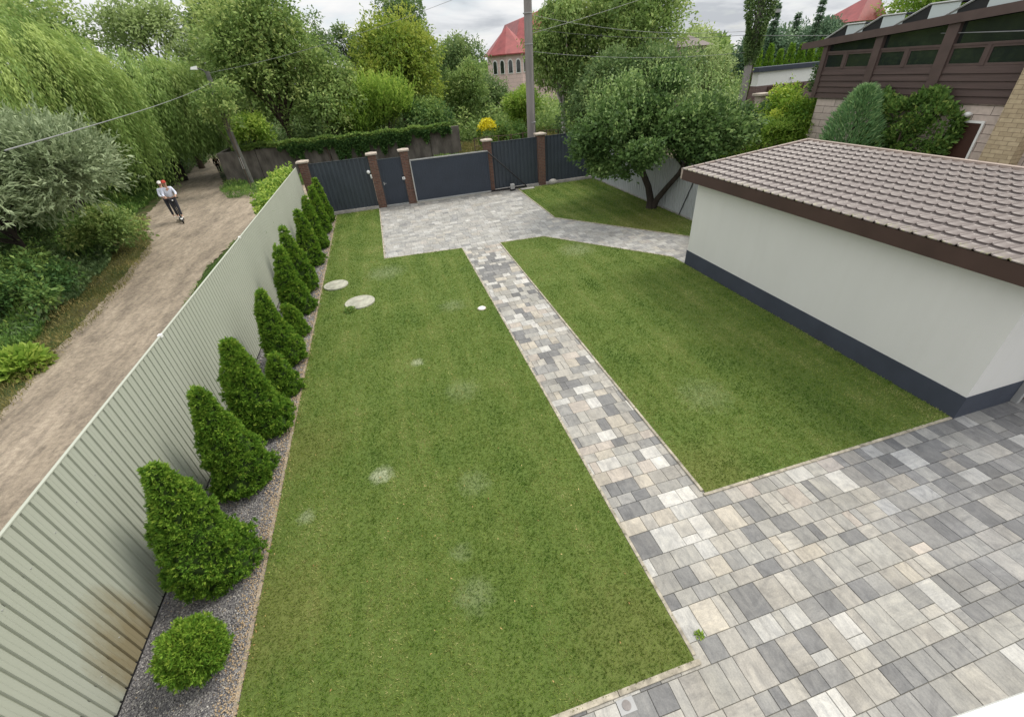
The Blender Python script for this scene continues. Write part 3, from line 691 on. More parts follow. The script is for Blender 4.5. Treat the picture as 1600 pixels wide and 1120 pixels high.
# manholes
for i, (x, y, r, lb) in enumerate([(-2.32, 13.87, .38, 'round concrete manhole cover touching the gravel border'), (-1.55, 12.22, .43, 'round concrete manhole cover standing free in the lawn with a weed at its rim')]):
    t_ = thing('manhole_cover', lb, 'manhole cover', (x, y, 0), 'manhole covers in the lawn')
    MB().lathe((x, y, 0), [(r, -.02), (r, .05), (r-.015, .062), (r-.06, .062)], 40).build('ring', M['cap' if i == 5 else 'mhole'], t_)
    MB().lathe((x, y, 0), [(r-.075, .03), (r-.075, .066), (r-.09, .070), (.001, .070)], 40).build('lid', M['mhole'], t_)
    MB().box(x-.05, x+.05, y-.012, y+.012, .068, .076).build('handle', M['cap'], t_)
t_ = thing('sprinkler_lid', 'small round white lid in the lawn near the paved path', 'lid', (1.72, 10.38, 0))
MB().lathe((1.72, 10.38, 0), [(.10, 0), (.10, .04), (.085, .052), (.001, .056)], 20).build('lid', M['white'], t_); MB().lathe((1.72, 10.38, 0), [(.12, -.01), (.12, .032), (.104, .032), (.104, -.01)], 20).build('ring', M['cap'], t_)

# ------------------------------------------------------------------ garage
GX = 8.29
t_ = thing('garage', 'white plastered garage with dark plinth and brown tiled roof', 'garage', (GX, 3.22, 0))
MB().box(GX, 11.95, 3.24, 10.74, .44, 2.60).build('wall', M['plaster'], t_)
b_ = MB(); b_.box(GX-.015, 9.56, 3.222, 10.76, -.06, .44); b_.box(9.56, 11.96, 3.6, 10.75, -.06, .438); b_.build('plinth', M['plinth'], t_)
b_ = MB(); b_.box(9.66, 10.66, 3.17, 3.215, .02, 2.1); d_ = b_.build('door', M['door_brown'], t_)
for (xa, xb) in ((9.74, 10.16), (10.2, 10.58)):
    MB().box(xa, xb, 3.155, 3.169, .15, 1.0).build('panel', M['brown_dark'], d_)
b_ = MB(); b_.box(9.58, 9.66, 3.14, 3.24, 0, 2.18); b_.box(10.66, 10.74, 3.14, 3.24, 0, 2.18); b_.box(9.66, 10.66, 3.14, 3.24, 2.1, 2.18); b_.build('door_frame', M['frame_grey'], t_)
EX, RX, Y0, Y1 = 7.98, 12.07, 2.98, 11.12
def rz(x): return 2.70+(x-EX)*.075
ny = int((Y1-Y0)/.0125); rows = 12; ys = np.linspace(Y0, Y1, ny+1); V = []; xs = []; zs = []
rl = (RX-EX)/rows
for r in range(rows):
    for u, st_ in ((0.0, .55), (0.0, 1.0), (.03, 1.05), (.35, .75), (.7, .42), (1.05, .02)):
        xs.append(EX+(r+u)*rl); zs.append(st_)
# steps: the lower edge of every row stands proud of the row below it
xs = np.array(xs); zs = np.array(zs)
ph = 2*np.pi*ys/.200
tt = (ys/.215) % 1.0; ph = 2*np.pi*(tt-.62); wave = .026*np.exp(-((tt-.62)/np.where(tt < .62, .05, .085))**2)+.004*np.cos(ph)
G = np.zeros((len(xs), ny+1, 3)); G[:, :, 0] = xs[:, None]+(-.022*(1-.5-.5*np.cos(ph)))[None]*(xs[:, None] > EX+.01)*0
G[:, :, 1] = ys[None]; G[:, :, 2] = rz(xs)[:, None]+wave[None]+(zs*.030)[:, None]
G[:, :, 0] -= (np.cos(ph)*.5)[None]*.02
idx = np.arange(len(xs)*(ny+1)).reshape(len(xs), ny+1)
F = np.stack([idx[:-1, :-1], idx[1:, :-1], idx[1:, 1:], idx[:-1, 1:]], -1).reshape(-1, 4)
rf = npmesh('roof', G.reshape(-1, 3), F, M['tile'], t_)
b_ = MB(); b_.hexa([(EX+.05, Y0+.02, rz(EX)-.07), (RX, Y0+.02, rz(RX)-.07), (RX, Y1-.02, rz(RX)-.07), (EX+.05, Y1-.02, rz(EX)-.07), (EX+.05, Y0+.02, rz(EX)-.012), (RX, Y0+.02, rz(RX)-.012), (RX, Y1-.02, rz(RX)-.012), (EX+.05, Y1-.02, rz(EX)-.012)])
b_.build('deck', M['fascia'], rf)
MB().box(EX+.01, EX+.045, Y0, Y1, 2.44, 2.705).build('fascia', M['fascia'], t_)
MB().hexa([(EX+.05, Y0, 2.44), (RX, Y0, 2.74), (RX, Y0+.03, 2.74), (EX+.05, Y0+.03, 2.44), (EX+.05, Y0, 2.70), (RX, Y0, 3.0), (RX, Y0+.03, 3.0), (EX+.05, Y0+.03, 2.70)]).build('rake_board', M['fascia'], t_)
MB().hexa([(EX, Y1-.01, 2.46), (RX+.03, Y1-.01, 2.8), (RX+.03, Y1+.04, 2.8), (EX, Y1+.04, 2.46), (EX, Y1-.05, rz(EX)+.035), (RX+.03, Y1-.05, rz(RX)+.055), (RX+.03, Y1+.04, rz(RX)+.055), (EX, Y1+.04, rz(EX)+.035)]).build('side_trim', M['trim'], t_)
MB().box(RX-.01, RX+.10, Y0, Y1+.04, rz(RX)-.2, rz(RX)+.052).build('ridge_trim', M['trim'], t_)
MB().box(EX+.05, GX+.02, Y0+.04, Y1-.06, 2.445, 2.46).build('soffit', M['fascia'], t_)

# white corner of the balcony ledge just below the camera
t_ = thing('balcony_ledge', 'white balcony ledge corner at the lower right of the view', 'ledge', (1.1, 0, 4.2))
MB().hexa([(.60, -.5, 4.22), (1.9, -.5, 4.22), (1.9, .001, 4.22), (.60, .085, 4.22), (.60, -.5, 4.30), (1.9, -.5, 4.30), (1.9, .001, 4.30), (.60, .085, 4.30)]).build('slab', M['white'], t_, bevel=.01)
MB().box(.65, 1.85, -.45, -.04, 4.1, 4.215).build('support', M['plaster'], t_)

# ------------------------------------------------------------------ brown neighbour house
HX = 17.0
t_ = thing('house', 'neighbouring house with dark brown boarding, glazed gable and stone blocks below', 'house', (HX, 12, 0))
MB().box(HX, 25, -2, 15.7, -.06, 3.56).build('stone_wall', M['stone_clad'], t_, uv=True)
b_ = MB()
nb = 5; hb = (4.5-3.56)/nb
for i in range(nb):
    z = 3.56+i*hb; b_.hexa([(HX-.06, 9.35, z), (HX+.1, 9.35, z), (HX+.1, 15.98, z), (HX-.06, 15.98, z), (HX-.025, 9.35, z+hb-.004), (HX+.1, 9.35, z+hb-.004), (HX+.1, 15.98, z+hb-.004), (HX-.025, 15.98, z+hb-.004)])
b_.build('boarding', M['brown_dark'], t_)
MB().box(HX+.1, 25, 0, 15.9, 3.56, 4.5).build('upper_wall', M['brown_dark'], t_)
def zr(y): return 5.20+(16.8-y)*.0745      # underside of the eave
ya, yb = 8.8, 15.98
b_ = MB(); b_.add([(HX+.05, yb, 4.50), (HX+.05, ya-3, 4.50), (HX+.05, ya-3, zr(ya-3)), (HX+.05, yb, zr(yb))], [(0, 1, 2, 3)])
b_.add([(HX+.06, yb, 4.50), (HX+4, yb, 4.50), (HX+4, yb, zr(yb)), (HX+.06, yb, zr(yb))], [(0, 1, 2, 3)]); b_.build('glass', M['glass'], t_)
posts = [(15.98, 15.80), (13.98, 13.72), (11.82, 11.50), (9.2, 8.9)]
for (a_, c_) in posts: MB().hexa([(HX-.09, c_, 3.56), (HX+.12, c_, 3.56), (HX+.12, a_, 3.56), (HX-.09, a_, 3.56), (HX-.09, c_, zr(c_)), (HX+.12, c_, zr(c_)), (HX+.12, a_, zr(a_)), (HX-.09, a_, zr(a_))]).build('post', M['brown_frame'], t_)
bays = [(15.80, 13.98, 15.0), (13.72, 11.82, 12.8), (11.50, 9.2, 10.55)]
for (a_, c_, mid) in bays:
    for (p, q) in ((a_, mid+.05), (mid-.05, c_)):
        wb = MB(); f_ = .05
        wb.box(HX-.03, HX+.03, q, p, 4.50, 4.56); wb.box(HX-.03, HX+.03, q, p, 4.93, 4.99); wb.box(HX-.028, HX+.028, p-f_, p, 4.56, 4.93); wb.box(HX-.028, HX+.028, q, q+f_, 4.56, 4.93)
        wf = wb.build('window', M['brown_frame'], t_)
        MB().box(HX-.005, HX+.005, q+f_, p-f_, 4.56, 4.93).build('pane', M['glass'], wf)
    MB().box(HX-.045, HX+.04, mid-.05, mid+.05, 4.50, 4.99).build('mullion', M['brown_frame'], t_)
    MB().box(HX-.05, HX+.04, c_, a_, 4.991, 5.05).build('transom', M['brown_frame'], t_)
MB().hexa([(HX-.12, 3, zr(3)), (26, 3, zr(3)), (26, 16.9, zr(16.9)), (HX-.12, 16.9, zr(16.9)), (HX-.12, 3, zr(3)+.20), (26, 3, zr(3)+.20), (26, 16.9, zr(16.9)+.16), (HX-.12, 16.9, zr(16.9)+.16)]).build('roof', M['fascia'], t_)
MB().hexa([(HX-.17, 3, zr(3)-.03), (HX-.122, 3, zr(3)-.03), (HX-.122, 16.95, zr(16.95)-.03), (HX-.17, 16.95, zr(16.95)-.03), (HX-.17, 3, zr(3)+.24), (HX-.122, 3, zr(3)+.24), (HX-.122, 16.95, zr(16.95)+.18), (HX-.17, 16.95, zr(16.95)+.18)]).build('fascia', M['brown_frame'], t_)
MB().box(16.62, HX+.05, 8.6, 9.33, -.06, 5.7).build('stone_column', M['stone_tan'], t_, uv=True)
wf = MB().box(HX-.05, HX-.005, 9.80, 9.86, 2.0, 3.14).box(HX-.05, HX-.005, 10.62, 10.68, 2.0, 3.14).box(HX-.05, HX-.005, 9.86, 10.62, 3.08, 3.14).box(HX-.05, HX-.005, 9.86, 10.62, 1.95, 2.0).build('door', M['white'], t_)
MB().box(HX-.03, HX-.004, 9.86, 10.62, 2.0, 3.08).build('leaf', M['door_brown'], wf)
b_ = MB(); b_.ball((HX-.13, 10.27, 3.30), .085, 12, (1.2, 1, .8)); b_.box(HX-.1, HX, 10.22, 10.32, 3.27, 3.33); b_.build('wall_lamp', M['white'], t_, smooth=False)
# glazed skylights / solar frames standing on the roof
sk = None
for i, (yy, s_) in enumerate([(15.25, .9), (14.0, 1.0), (12.55, 1.1), (11.05, 1.15)]):
    lb = ['roof hatch with tilted glass, farthest left on the brown house roof', 'roof hatch with tilted glass, second from the left end of the brown roof', 'roof hatch with tilted glass, third from the left end of the brown roof', 'roof hatch with tilted glass, cut by the top edge of the photo'][i]
    x0, x1 = HX-.1, HX+1.6; zb = zr(yy)+.15
    t_ = thing('skylight', lb, 'skylight', (x0, yy, zb), 'tilted skylights on the brown roof')
    ya_, yb_ = yy+.85*s_, yy-.55*s_
    zt = zb+.36*s_; yt = yy+.0
    for xx in (x0, x1-.05):
        MB().add([(xx, ya_, zb-.05), (xx, yb_, zb-.02), (xx, yt-.30*s_, zt), (xx, yt, zt), (xx+.05, ya_, zb-.05), (xx+.05, yb_, zb-.02), (xx+.05, yt-.30*s_, zt), (xx+.05, yt, zt)],
                 [(0, 1, 2, 3), (7, 6, 5, 4), (0, 4, 5, 1), (1, 5, 6, 2), (2, 6, 7, 3), (3, 7, 4, 0)]).build('side_panel', M['black_metal'], t_)
    for (p, q) in (((ya_, zb-.05), (yt, zt)), ((yt, zt), (yt-.8*s_, zt+.0)), ):
        MB().tube([(x0-.02, p[0], p[1]+.02), (x0-.02, q[0], q[1]+.02)], .028, 4).build('edge_bar', M['frame_grey'], t_)
    MB().hexa([(x0-.03, yt-.8*s_, zt), (x1, yt-.8*s_, zt), (x1, yt, zt), (x0-.03, yt, zt), (x0-.03, yt-.8*s_, zt+.035), (x1, yt-.8*s_, zt+.035), (x1, yt, zt+.035), (x0-.03, yt, zt+.035)]).build('hood', M['plinth'], t_)
    MB().hexa([(x0-.01, yt-.75*s_, zb-.06), (x0+.02, yt-.75*s_, zb-.06), (x0+.02, yt-.05, zb-.03), (x0-.01, yt-.05, zb-.03), (x0-.01, yt-.75*s_, zt-.003), (x0+.02, yt-.75*s_, zt-.003), (x0+.02, yt-.05, zt-.003), (x0-.01, yt-.05, zt-.003)]).build('pane', M['pane'], t_)

# ------------------------------------------------------------------ white shed, gate and posts beyond the right fence
t_ = thing('shed', 'small flat roofed shed with white band over a brick base, behind the vine', 'shed', (23, 24, 0))
MB().box(21.35, 25.6, 24, 24.5, 3.52, 4.2).build('band', M['white'], t_)
MB().box(21.32, 25.6, 23.98, 24.52, -.06, 3.52).build('brick_base', M['shed_brick'], t_, uv=True)
MB().box(21.15, 25.8, 23.85, 24.6, 4.2, 4.42).build('roof', M['plinth'], t_)
MB().box(22.1, 24.6, 23.92, 23.975, 0, 3.45).build('gate_leaf', M['door_brown'], t_)
MB().lathe((23.6, 23.95, 3.78), [(.07, -.03), (.07, .03)], 10).build('lamp', M['frame_grey'], t_)
t_ = thing('gate_post', 'pale stone gate post with a flat cap in front of the shed', 'gate post', (18.35, 20, 0))
MB().box(18.1, 18.55, 19.9, 20.3, -.06, 3.42).build('shaft', M['cap'], t_, uv=True); MB().box(17.98, 18.67, 19.8, 20.4, 3.42, 3.52).build('cap', M['cap'], t_, bevel=.01)
t_ = thing('gate_post', 'pale narrow gate post next to the ivy covered pole', 'gate post', (17.0, 20.6, 0))
MB().box(16.85, 17.15, 20.5, 20.8, -.06, 3.2).build('shaft', M['frame_grey'], t_); MB().box(16.8, 17.2, 20.45, 20.85, 3.2, 3.27).build('cap', M['cap'], t_)
t_ = thing('board_fence', 'low dark brown board fence beside the pale gate post', 'fence', (17.6, 19.5, 0))
for x in np.arange(15.2, 21, .16): MB().box(x, x+.15, 19.6, 19.63, .1, 2.3).build('board', M['door_brown'], t_)
MB().box(15.2, 21, 19.63, 19.68, 1.9, 2.0).build('rail', M['door_brown'], t_)

# ------------------------------------------------------------------ concrete wall across the street
t_ = thing('concrete_wall', 'old dark concrete wall overgrown with ivy across the lane', 'wall', (-2, 36, 0))
x = -10.75; random.seed(4)
while x < 5.9:
    x1 = min(x+2.4, 5.95); MB().box(x, x1-.03, 36, 36.22, -.06, 2.05+random.uniform(-.06, .06)).build('slab', M['concrete'], t_, bevel=.015); x = x1
MB().box(-10.8, -10.6, 36.25, 44, -.06, 2.0).build('return_slab', M['concrete'], t_)
t_ = thing('wire_fence', 'low rusty wire fence behind the sliding gate next to the yellow flowers', 'fence', (8, 31, 0))
for x in np.arange(6.0, 12.0, .85): MB().tube([(x, 31, 0), (x+random.uniform(-.04, .04), 31, 1.75)], .035, 6).build('post', M['bark'], t_)
for z in (.7, 1.25, 1.7): MB().tube([(x, 31, z+math.sin(x*2)*.03) for x in np.arange(6, 12.1, .5)], .02, 4).build('wire', M['bark'], t_)

# ------------------------------------------------------------------ pink house far behind
t_ = thing('house', 'distant pink brick house with a steep red tiled roof', 'house', (24, 78, 0))
def ngon(cx, cy_, r, n, a0): return [(cx+r*math.cos(a0+2*math.pi*i/n), cy_+r*math.sin(a0+2*math.pi*i/n)) for i in range(n)]
tw = ngon(21.9, 78, 3.3, 8, math.pi/8)
MB().prism(tw, -.06, 7.15).build('tower_wall', M['pink'], t_, uv=True)
MB().box(22.5, 32, 76.2, 90, -.06, 7.1).build('wall', M['pink'], t_, uv=True)
tw2 = ngon(21.9, 78, 3.85, 8, math.pi/8)
b_ = MB(); b_.add([(x, y, 7.1) for x, y in tw2]+[(21.9, 78, 10.6)], [(i, (i+1) % 8, 8) for i in range(8)]+[tuple(range(8))[::-1]]); rf = b_.build('tower_roof', M['red_roof'], t_)
MB().prism(ngon(21.9, 78, 3.9, 8, math.pi/8), 7.0, 7.14).build('eave', M['red_roof'], t_)
b_ = MB(); b_.add([(22.2, 75.6, 7.1), (32.6, 75.6, 7.1), (32.6, 90, 7.1), (22.2, 90, 7.1), (24.4, 79.5, 11.4), (31, 79.5, 13.2), (31, 88, 13.2), (24.4, 88, 11.4)], [(0, 1, 5, 4), (1, 2, 6, 5), (2, 3, 7, 6), (3, 0, 4, 7), (4, 5, 6, 7), (3, 2, 1, 0)]); b_.build('roof', M['red_roof'], t_)
MB().box(28.2, 30.6, 77.0, 80, 8.0, 12.3).build('dormer', M['pink'], t_, uv=True)
b_ = MB(); b_.add([(27.6, 76.5, 12.2), (31.2, 76.5, 12.2), (31.2, 80.5, 12.2), (27.6, 80.5, 12.2), (29.4, 78.4, 13.3)], [(0, 1, 4), (1, 2, 4), (2, 3, 4), (3, 0, 4), (3, 2, 1, 0)]); b_.build('dormer_roof', M['trim'], t_)
def arched(px, pz, w_, h_, face_y, nx, ny_):
    # arched window on a tower face with centre (px, face_y)
    tx, ty = -ny_, nx
    def P(u, z, d): return (px+tx*u+nx*d, face_y+ty*u+ny_*d, z)
    def shape(w2, h2, d0, d1):
        pts = [(-w2, pz-h2), (w2, pz-h2)]+[(w2*math.cos(a), pz+h2*.35+w2*math.sin(a)*1.3) for a in np.linspace(0, math.pi, 9)]
        n = len(pts); b_ = MB(); b_.add([P(u, z, d0) for u, z in pts]+[P(u, z, d1) for u, z in pts], [tuple(range(n)), tuple(range(n, 2*n))[::-1]]+[(i, n+i, n+(i+1) % n, (i+1) % n) for i in range(n)]); return b_
    f_ = shape(w_/2, h_/2, .02, .09).build('window', M['white'], t_)
    shape(w_/2-.1, h_/2-.1, .095, .11).build('pane', M['glass'], f_)
apo = 3.3*math.cos(math.pi/8)
for ang in (-math.pi/2, -math.pi*3/4, -math.pi/4):
    nx, ny_ = math.cos(ang), math.sin(ang)
    offs = (-.62, .62)
    for u in offs:
        arched(21.9+nx*apo-ny_*u, 5.65, .8, 2.0, 78+ny_*apo+nx*u, nx, ny_)
# small red roof behind the brown house, and tiny pavilion beyond the tree
t_ = thing('house', 'far house of which only the red roof shows above the brown roof', 'house', (58, 50, 0))
b_ = MB(); b_.add([(55.6, 49, 7.0), (60, 49, 7.0), (60, 55, 7.0), (55.6, 55, 7.0), (58.6, 51, 9.4), (60, 51, 9.4)], [(0, 1, 5, 4), (1, 2, 5), (2, 3, 4, 5), (3, 0, 4), (3, 2, 1, 0)]); b_.build('roof', M['red_roof'], t_)
MB().box(56.2, 59.6, 49.6, 54.5, -.06, 6.99).build('wall', M['white'], t_)
t_ = thing('pavilion', 'small far pavilion with a dark pointed roof behind the apple tree', 'pavilion', (33, 48, 0))
b_ = MB(); b_.add([(30.9, 46.5, 5.9), (35, 46.5, 5.9), (35, 50, 5.9), (30.9, 50, 5.9), (33, 48.2, 6.9)], [(0, 1, 4), (1, 2, 4), (2, 3, 4), (3, 0, 4), (3, 2, 1, 0)]); b_.build('roof', M['fascia'], t_)
MB().box(31.4, 34.5, 47, 49.5, -.06, 5.89).build('wall', M['pink'], t_, uv=True)

# ------------------------------------------------------------------ poles and wires
t_ = thing('utility_pole', 'thick grey concrete utility pole behind the front fence', 'utility pole', (8.1, 25, 0))
MB().tube([(8.02, 25, -.1), (8.08, 25, 5), (8.16, 25, 9.6)], [.215, .20, .175], 12).build('shaft', M['pole'], t_)
MB().tube([(8.26, 25.1, -.1), (8.31, 25.1, 8)], [.07, .06], 8).build('side_shaft', M['wood_pole'], t_)
for z in (2.9, 6.3, 7.5): MB().lathe((8.10, 25, z), [(.215, -.02), (.215, .02)], 14).build('band', M['frame_grey'], t_)
MB().box(7.0, 9.2, 24.95, 25.03, 8.75, 8.83).build('crossarm', M['wood_pole'], t_)
t_ = thing('street_lamp', 'leaning dark street lamp pole beside the left end of the concrete wall', 'street lamp', (-8.87, 34.2, 0))
MB().tube([(-8.85, 34.2, -.1), (-9.0, 34.2, 4.4), (-8.9, 34.2, 6.5)], [.19, .16, .12], 10).build('pole', M['wood_pole'], t_)
MB().tube([(-8.9, 34.2, 6.1), (-9.05, 34.15, 6.55), (-9.35, 34.0, 6.7)], .035, 6).build('arm', M['wood_pole'], t_)
MB().hexa([(-9.65, 33.9, 6.62), (-9.3, 33.9, 6.6), (-9.3, 34.1, 6.6), (-9.65, 34.1, 6.62), (-9.6, 33.93, 6.74), (-9.3, 33.93, 6.78), (-9.3, 34.07, 6.78), (-9.6, 34.07, 6.74)]).build('lamp_head', M['white'], t_)
MB().box(-8.99, -8.85, 33.98, 34.0, 1.15, 1.85).build('poster', M['frame_grey'], t_)
t_ = thing('utility_pole', 'tall pole wrapped in dark ivy beyond the right fence', 'utility pole', (18.9, 22, 0))
MB().tube([(18.85, 22, -.1), (18.8, 22, 4), (18.9, 22, 8.6)], [.21, .19, .16], 10).build('shaft', M['pole'], t_)
MB().tube([(19.0, 22, 6.5), (19.5, 21.9, 6.75)], .05, 6).build('arm', M['wood_pole'], t_); MB().box(19.4, 19.85, 21.8, 22.0, 6.68, 6.82).build('lamp_head', M['frame_grey'], t_)
def sag(p, q, s, n=24):
    p, q = Vector(p), Vector(q); return [p.lerp(q, i/n)-Vector((0, 0, s*4*(i/n)*(1-i/n))) for i in range(n+1)]
def wire(lb, p, q, s, r=.012, mt_='wire'):
    o = MB().tube(sag(p, q, s), r, 5).build('power_line', M[mt_]); tag(o, lb, 'power line', 'overhead power lines')
wire('thin pale power line crossing the willow towards the leaning street lamp', (-8.93, 34.2, 5.95), (-3.9, 6.4, 5.05), .12, .007)
wire('power line running from the street lamp up to the top of the grey utility pole', (-8.93, 34.2, 6.4), (7.3, 25, 8.85), .35, .008)
wire('upper power line between the grey pole and the ivy pole', (8.2, 25, 7.45), (18.85, 22, 6.05), .35, .008, 'wire')
wire('middle power line between the grey pole and the ivy pole', (8.2, 25, 6.9), (18.85, 22, 5.9), .25, .010, 'wire_dark')
wire('power line rising from the grey pole to the top right of the sky', (8.2, 25, 6.7), (27, 34, 10.5), .2, .008)
wire('lower power line between the grey pole and the ivy pole', (8.2, 25, 6.0), (18.8, 22, 5.2), .25, .008)
wire('power line from the ivy pole over the brown house', (18.9, 22, 5.85), (16.4, 8.5, 5.20), .05, .010)
# ================================================================== PLANTS
def thuja_mesh(h, r, seed, n, lf=.075, root=None, blunt=.7):
    rg = np.random.default_rng(seed)
    ph = rg.uniform(0, 6.28, 8)
    def prof(u, th):
        base = r*np.minimum(1, np.sqrt(np.maximum(u, 0)/.10+.25))*np.power(np.clip(1-u, 0, 1), blunt)*1.06+.035*(u < 1)
        lump = 1+.09*np.sin(th+u*6+ph[0])+.08*np.sin(th*2-u*14+ph[1])+.08*np.sin(th*4+u*23+ph[2])+.05*np.sin(th*6-u*31+ph[3])
        return base*lump
    bend = lambda u: (.05*np.sin(u*3.5+ph[4])*u, .05*np.sin(u*3+ph[5])*u)
    # core
    nu, nth = 26, 28; V = []
    U = np.linspace(0.01, 1, nu); T = np.linspace(0, 2*np.pi, nth, endpoint=False)
    for u in U:
        rr = prof(np.full(nth, u), T)*.82
        V += [(a*math.cos(t_)+bend(u)[0], a*math.sin(t_)+bend(u)[1], u*h*.97) for a, t_ in zip(rr, T)]
    F = [(i*nth+k, i*nth+(k+1) % nth, (i+1)*nth+(k+1) % nth, (i+1)*nth+k) for i in range(nu-1) for k in range(nth)]
    lo = np.array(root.location[:])
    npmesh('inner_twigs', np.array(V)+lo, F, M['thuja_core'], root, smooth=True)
    # sprays gathered in tufts
    nt_ = n//8; u = rg.random(nt_*3); keep = rg.random(nt_*3) < (np.power(1-u, .62)+.10); u = u[keep][:nt_]; nt_ = len(u); th = rg.uniform(0, 6.28, nt_)
    rad = prof(u, th)*(.84+.12*rg.random(nt_)+.12*(rg.random(nt_) < .07)); out = np.stack([np.cos(th), np.sin(th), np.zeros(nt_)], 1)
    Cn = out*rad[:, None]; Cn[:, 2] = u*h; bx_, by_ = bend(u); Cn[:, 0] += bx_; Cn[:, 1] += by_; upw = np.array([0, 0, 1.0])
    A = unit(out*rg.uniform(.5, 1, (nt_, 1))+upw*rg.uniform(.3, .9, (nt_, 1))+rg.normal(0, .2, (nt_, 3)))
    k_ = 8; n = nt_*k_; A2 = np.repeat(A, k_, 0); D = unit(A2+rg.normal(0, .48, (n, 3))); th = np.repeat(th, k_); u = np.repeat(u, k_)
    reach = rg.random(n); P = np.repeat(Cn, k_, 0)+D*(reach*lf*.75)[:, None]+rg.normal(0, lf*.18, (n, 3))
    S = rg.normal(size=(n, 3)); S = unit(S-D*np.sum(S*D, 1)[:, None])
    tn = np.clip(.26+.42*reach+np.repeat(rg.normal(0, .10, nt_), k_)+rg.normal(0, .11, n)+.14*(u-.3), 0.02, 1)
    Vs = []; Ts = []
    for k, ang in enumerate((-.95, -.5, 0, .5, .95)):
        d = D*math.cos(ang)+S*math.sin(ang)
        p = P+D*lf*.25*(1-abs(ang))-S*0
        Vs.append(leaf_geo(p, d, lf*rg.uniform(.7, 1.25, n)*(1-.25*abs(ang)), lf*.30, rg, .1)); Ts.append(np.repeat(tn, 4))
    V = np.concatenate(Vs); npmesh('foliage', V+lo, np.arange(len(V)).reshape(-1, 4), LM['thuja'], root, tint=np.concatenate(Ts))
    b_ = MB(); b_.tube([(lo[0], lo[1], -.03), (lo[0], lo[1], .25)], .03, 8); b_.build('trunk', M['bark'], root)
    return root
tj = [(-3.31, 4.32, 2.0, .55, 'nearest tall conical thuja by the pale fence, behind the round bush'),
      (-3.28, 5.86, 1.98, .52, 'second tall conical thuja from the camera'),
      (-3.22, 7.22, 1.97, .50, 'third tall conical thuja from the camera, with the small thuja just beyond'),
      (-3.02, 8.42, .95, .34, 'small pointed thuja between the third and fourth tall ones'),
      (-3.16, 9.62, 1.82, .46, 'fourth tall conical thuja from the camera, beside the paler small one'),
      (-3.12, 10.98, .85, .27, 'small thuja with paler tips, half hidden beside the fourth tall one'),
      (-3.22, 12.35, 1.98, .45, 'fifth tall conical thuja from the camera, by the brown patch'),
      (-3.22, 13.95, 2.02, .46, 'sixth tall conical thuja, beside the first manhole cover'),
      (-3.20, 16.3, 1.92, .42, 'seventh tall conical thuja, fourth from the dark fence'),
      (-3.18, 18.2, 1.95, .42, 'eighth tall conical thuja, third from the dark fence'),
      (-3.18, 20.3, 1.95, .40, 'ninth tall conical thuja, second from the dark fence'),
      (-3.16, 21.9, 1.98, .38, 'last tall conical thuja touching the dark front fence')]
for i, (x, y, h, r, lb) in enumerate(tj):
    r *= .88; root = thing('thuja', lb, 'thuja', (x, y, 0), 'thujas planted along the pale fence')
    n = 15000 if y < 8 else (9000 if y < 11 else 5000); lf = .042 if y < 6.5 else (.050 if y < 11 else .062)
    if h < 1: n = int(n*.45)
    thuja_mesh(h, r, 30+i, n, lf, root, blunt=.82+.1*math.sin(i*2.1))
# ball bush
root = thing('round_bush', 'round bright green ball shaped thuja in the gravel, nearest the camera', 'bush', (-3.13, 3.05, 0))
def ball_bush(root, r, zc, n, lf, seed, lm):
    rg = np.random.default_rng(seed); lo = np.array(root.location[:])
    d = sph(rg, n); d = d[d[:, 2] > -.85]; n = len(d)
    lump = 1+.10*np.sin(d[:, 0]*9+1)*np.sin(d[:, 1]*8)+.09*np.sin(d[:, 2]*11+d[:, 0]*7)
    P = d*(r*lump*(.78+.30*rg.random(n)**1.6))[:, None]; P[:, 2] = P[:, 2]*1.15+zc
    b_ = MB(); b_.ball((lo[0], lo[1], zc), r*.78, 20, (1, 1, 1.12)); b_.build('inner_twigs', M['thuja_core'], root, smooth=True)
    D = unit(d+np.array([0, 0, .55])+rg.normal(0, .35, (n, 3))); S = unit(np.cross(D, rg.normal(size=(n, 3))))
    tn = np.clip(.58+rg.normal(0, .17, n)+.12*d[:, 2], 0, 1); Vs = []; Ts = []
    for ang in (-.95, -.5, 0, .5, .95):
        Vs.append(leaf_geo(P+D*lf*.2, D*math.cos(ang)+S*math.sin(ang), lf*rg.uniform(.7, 1.25, n), lf*.28, rg, .1)); Ts.append(np.repeat(tn, 4))
    V = np.concatenate(Vs)+lo; npmesh('foliage', V, np.arange(len(V)).reshape(-1, 4), lm, root, tint=np.concatenate(Ts))
    MB().tube([(lo[0], lo[1], -.03), (lo[0], lo[1], .2)], .025, 8).build('trunk', M['bark'], root)
ball_bush(root, .285, .40, 7000, .042, 77, LM['thuja'])

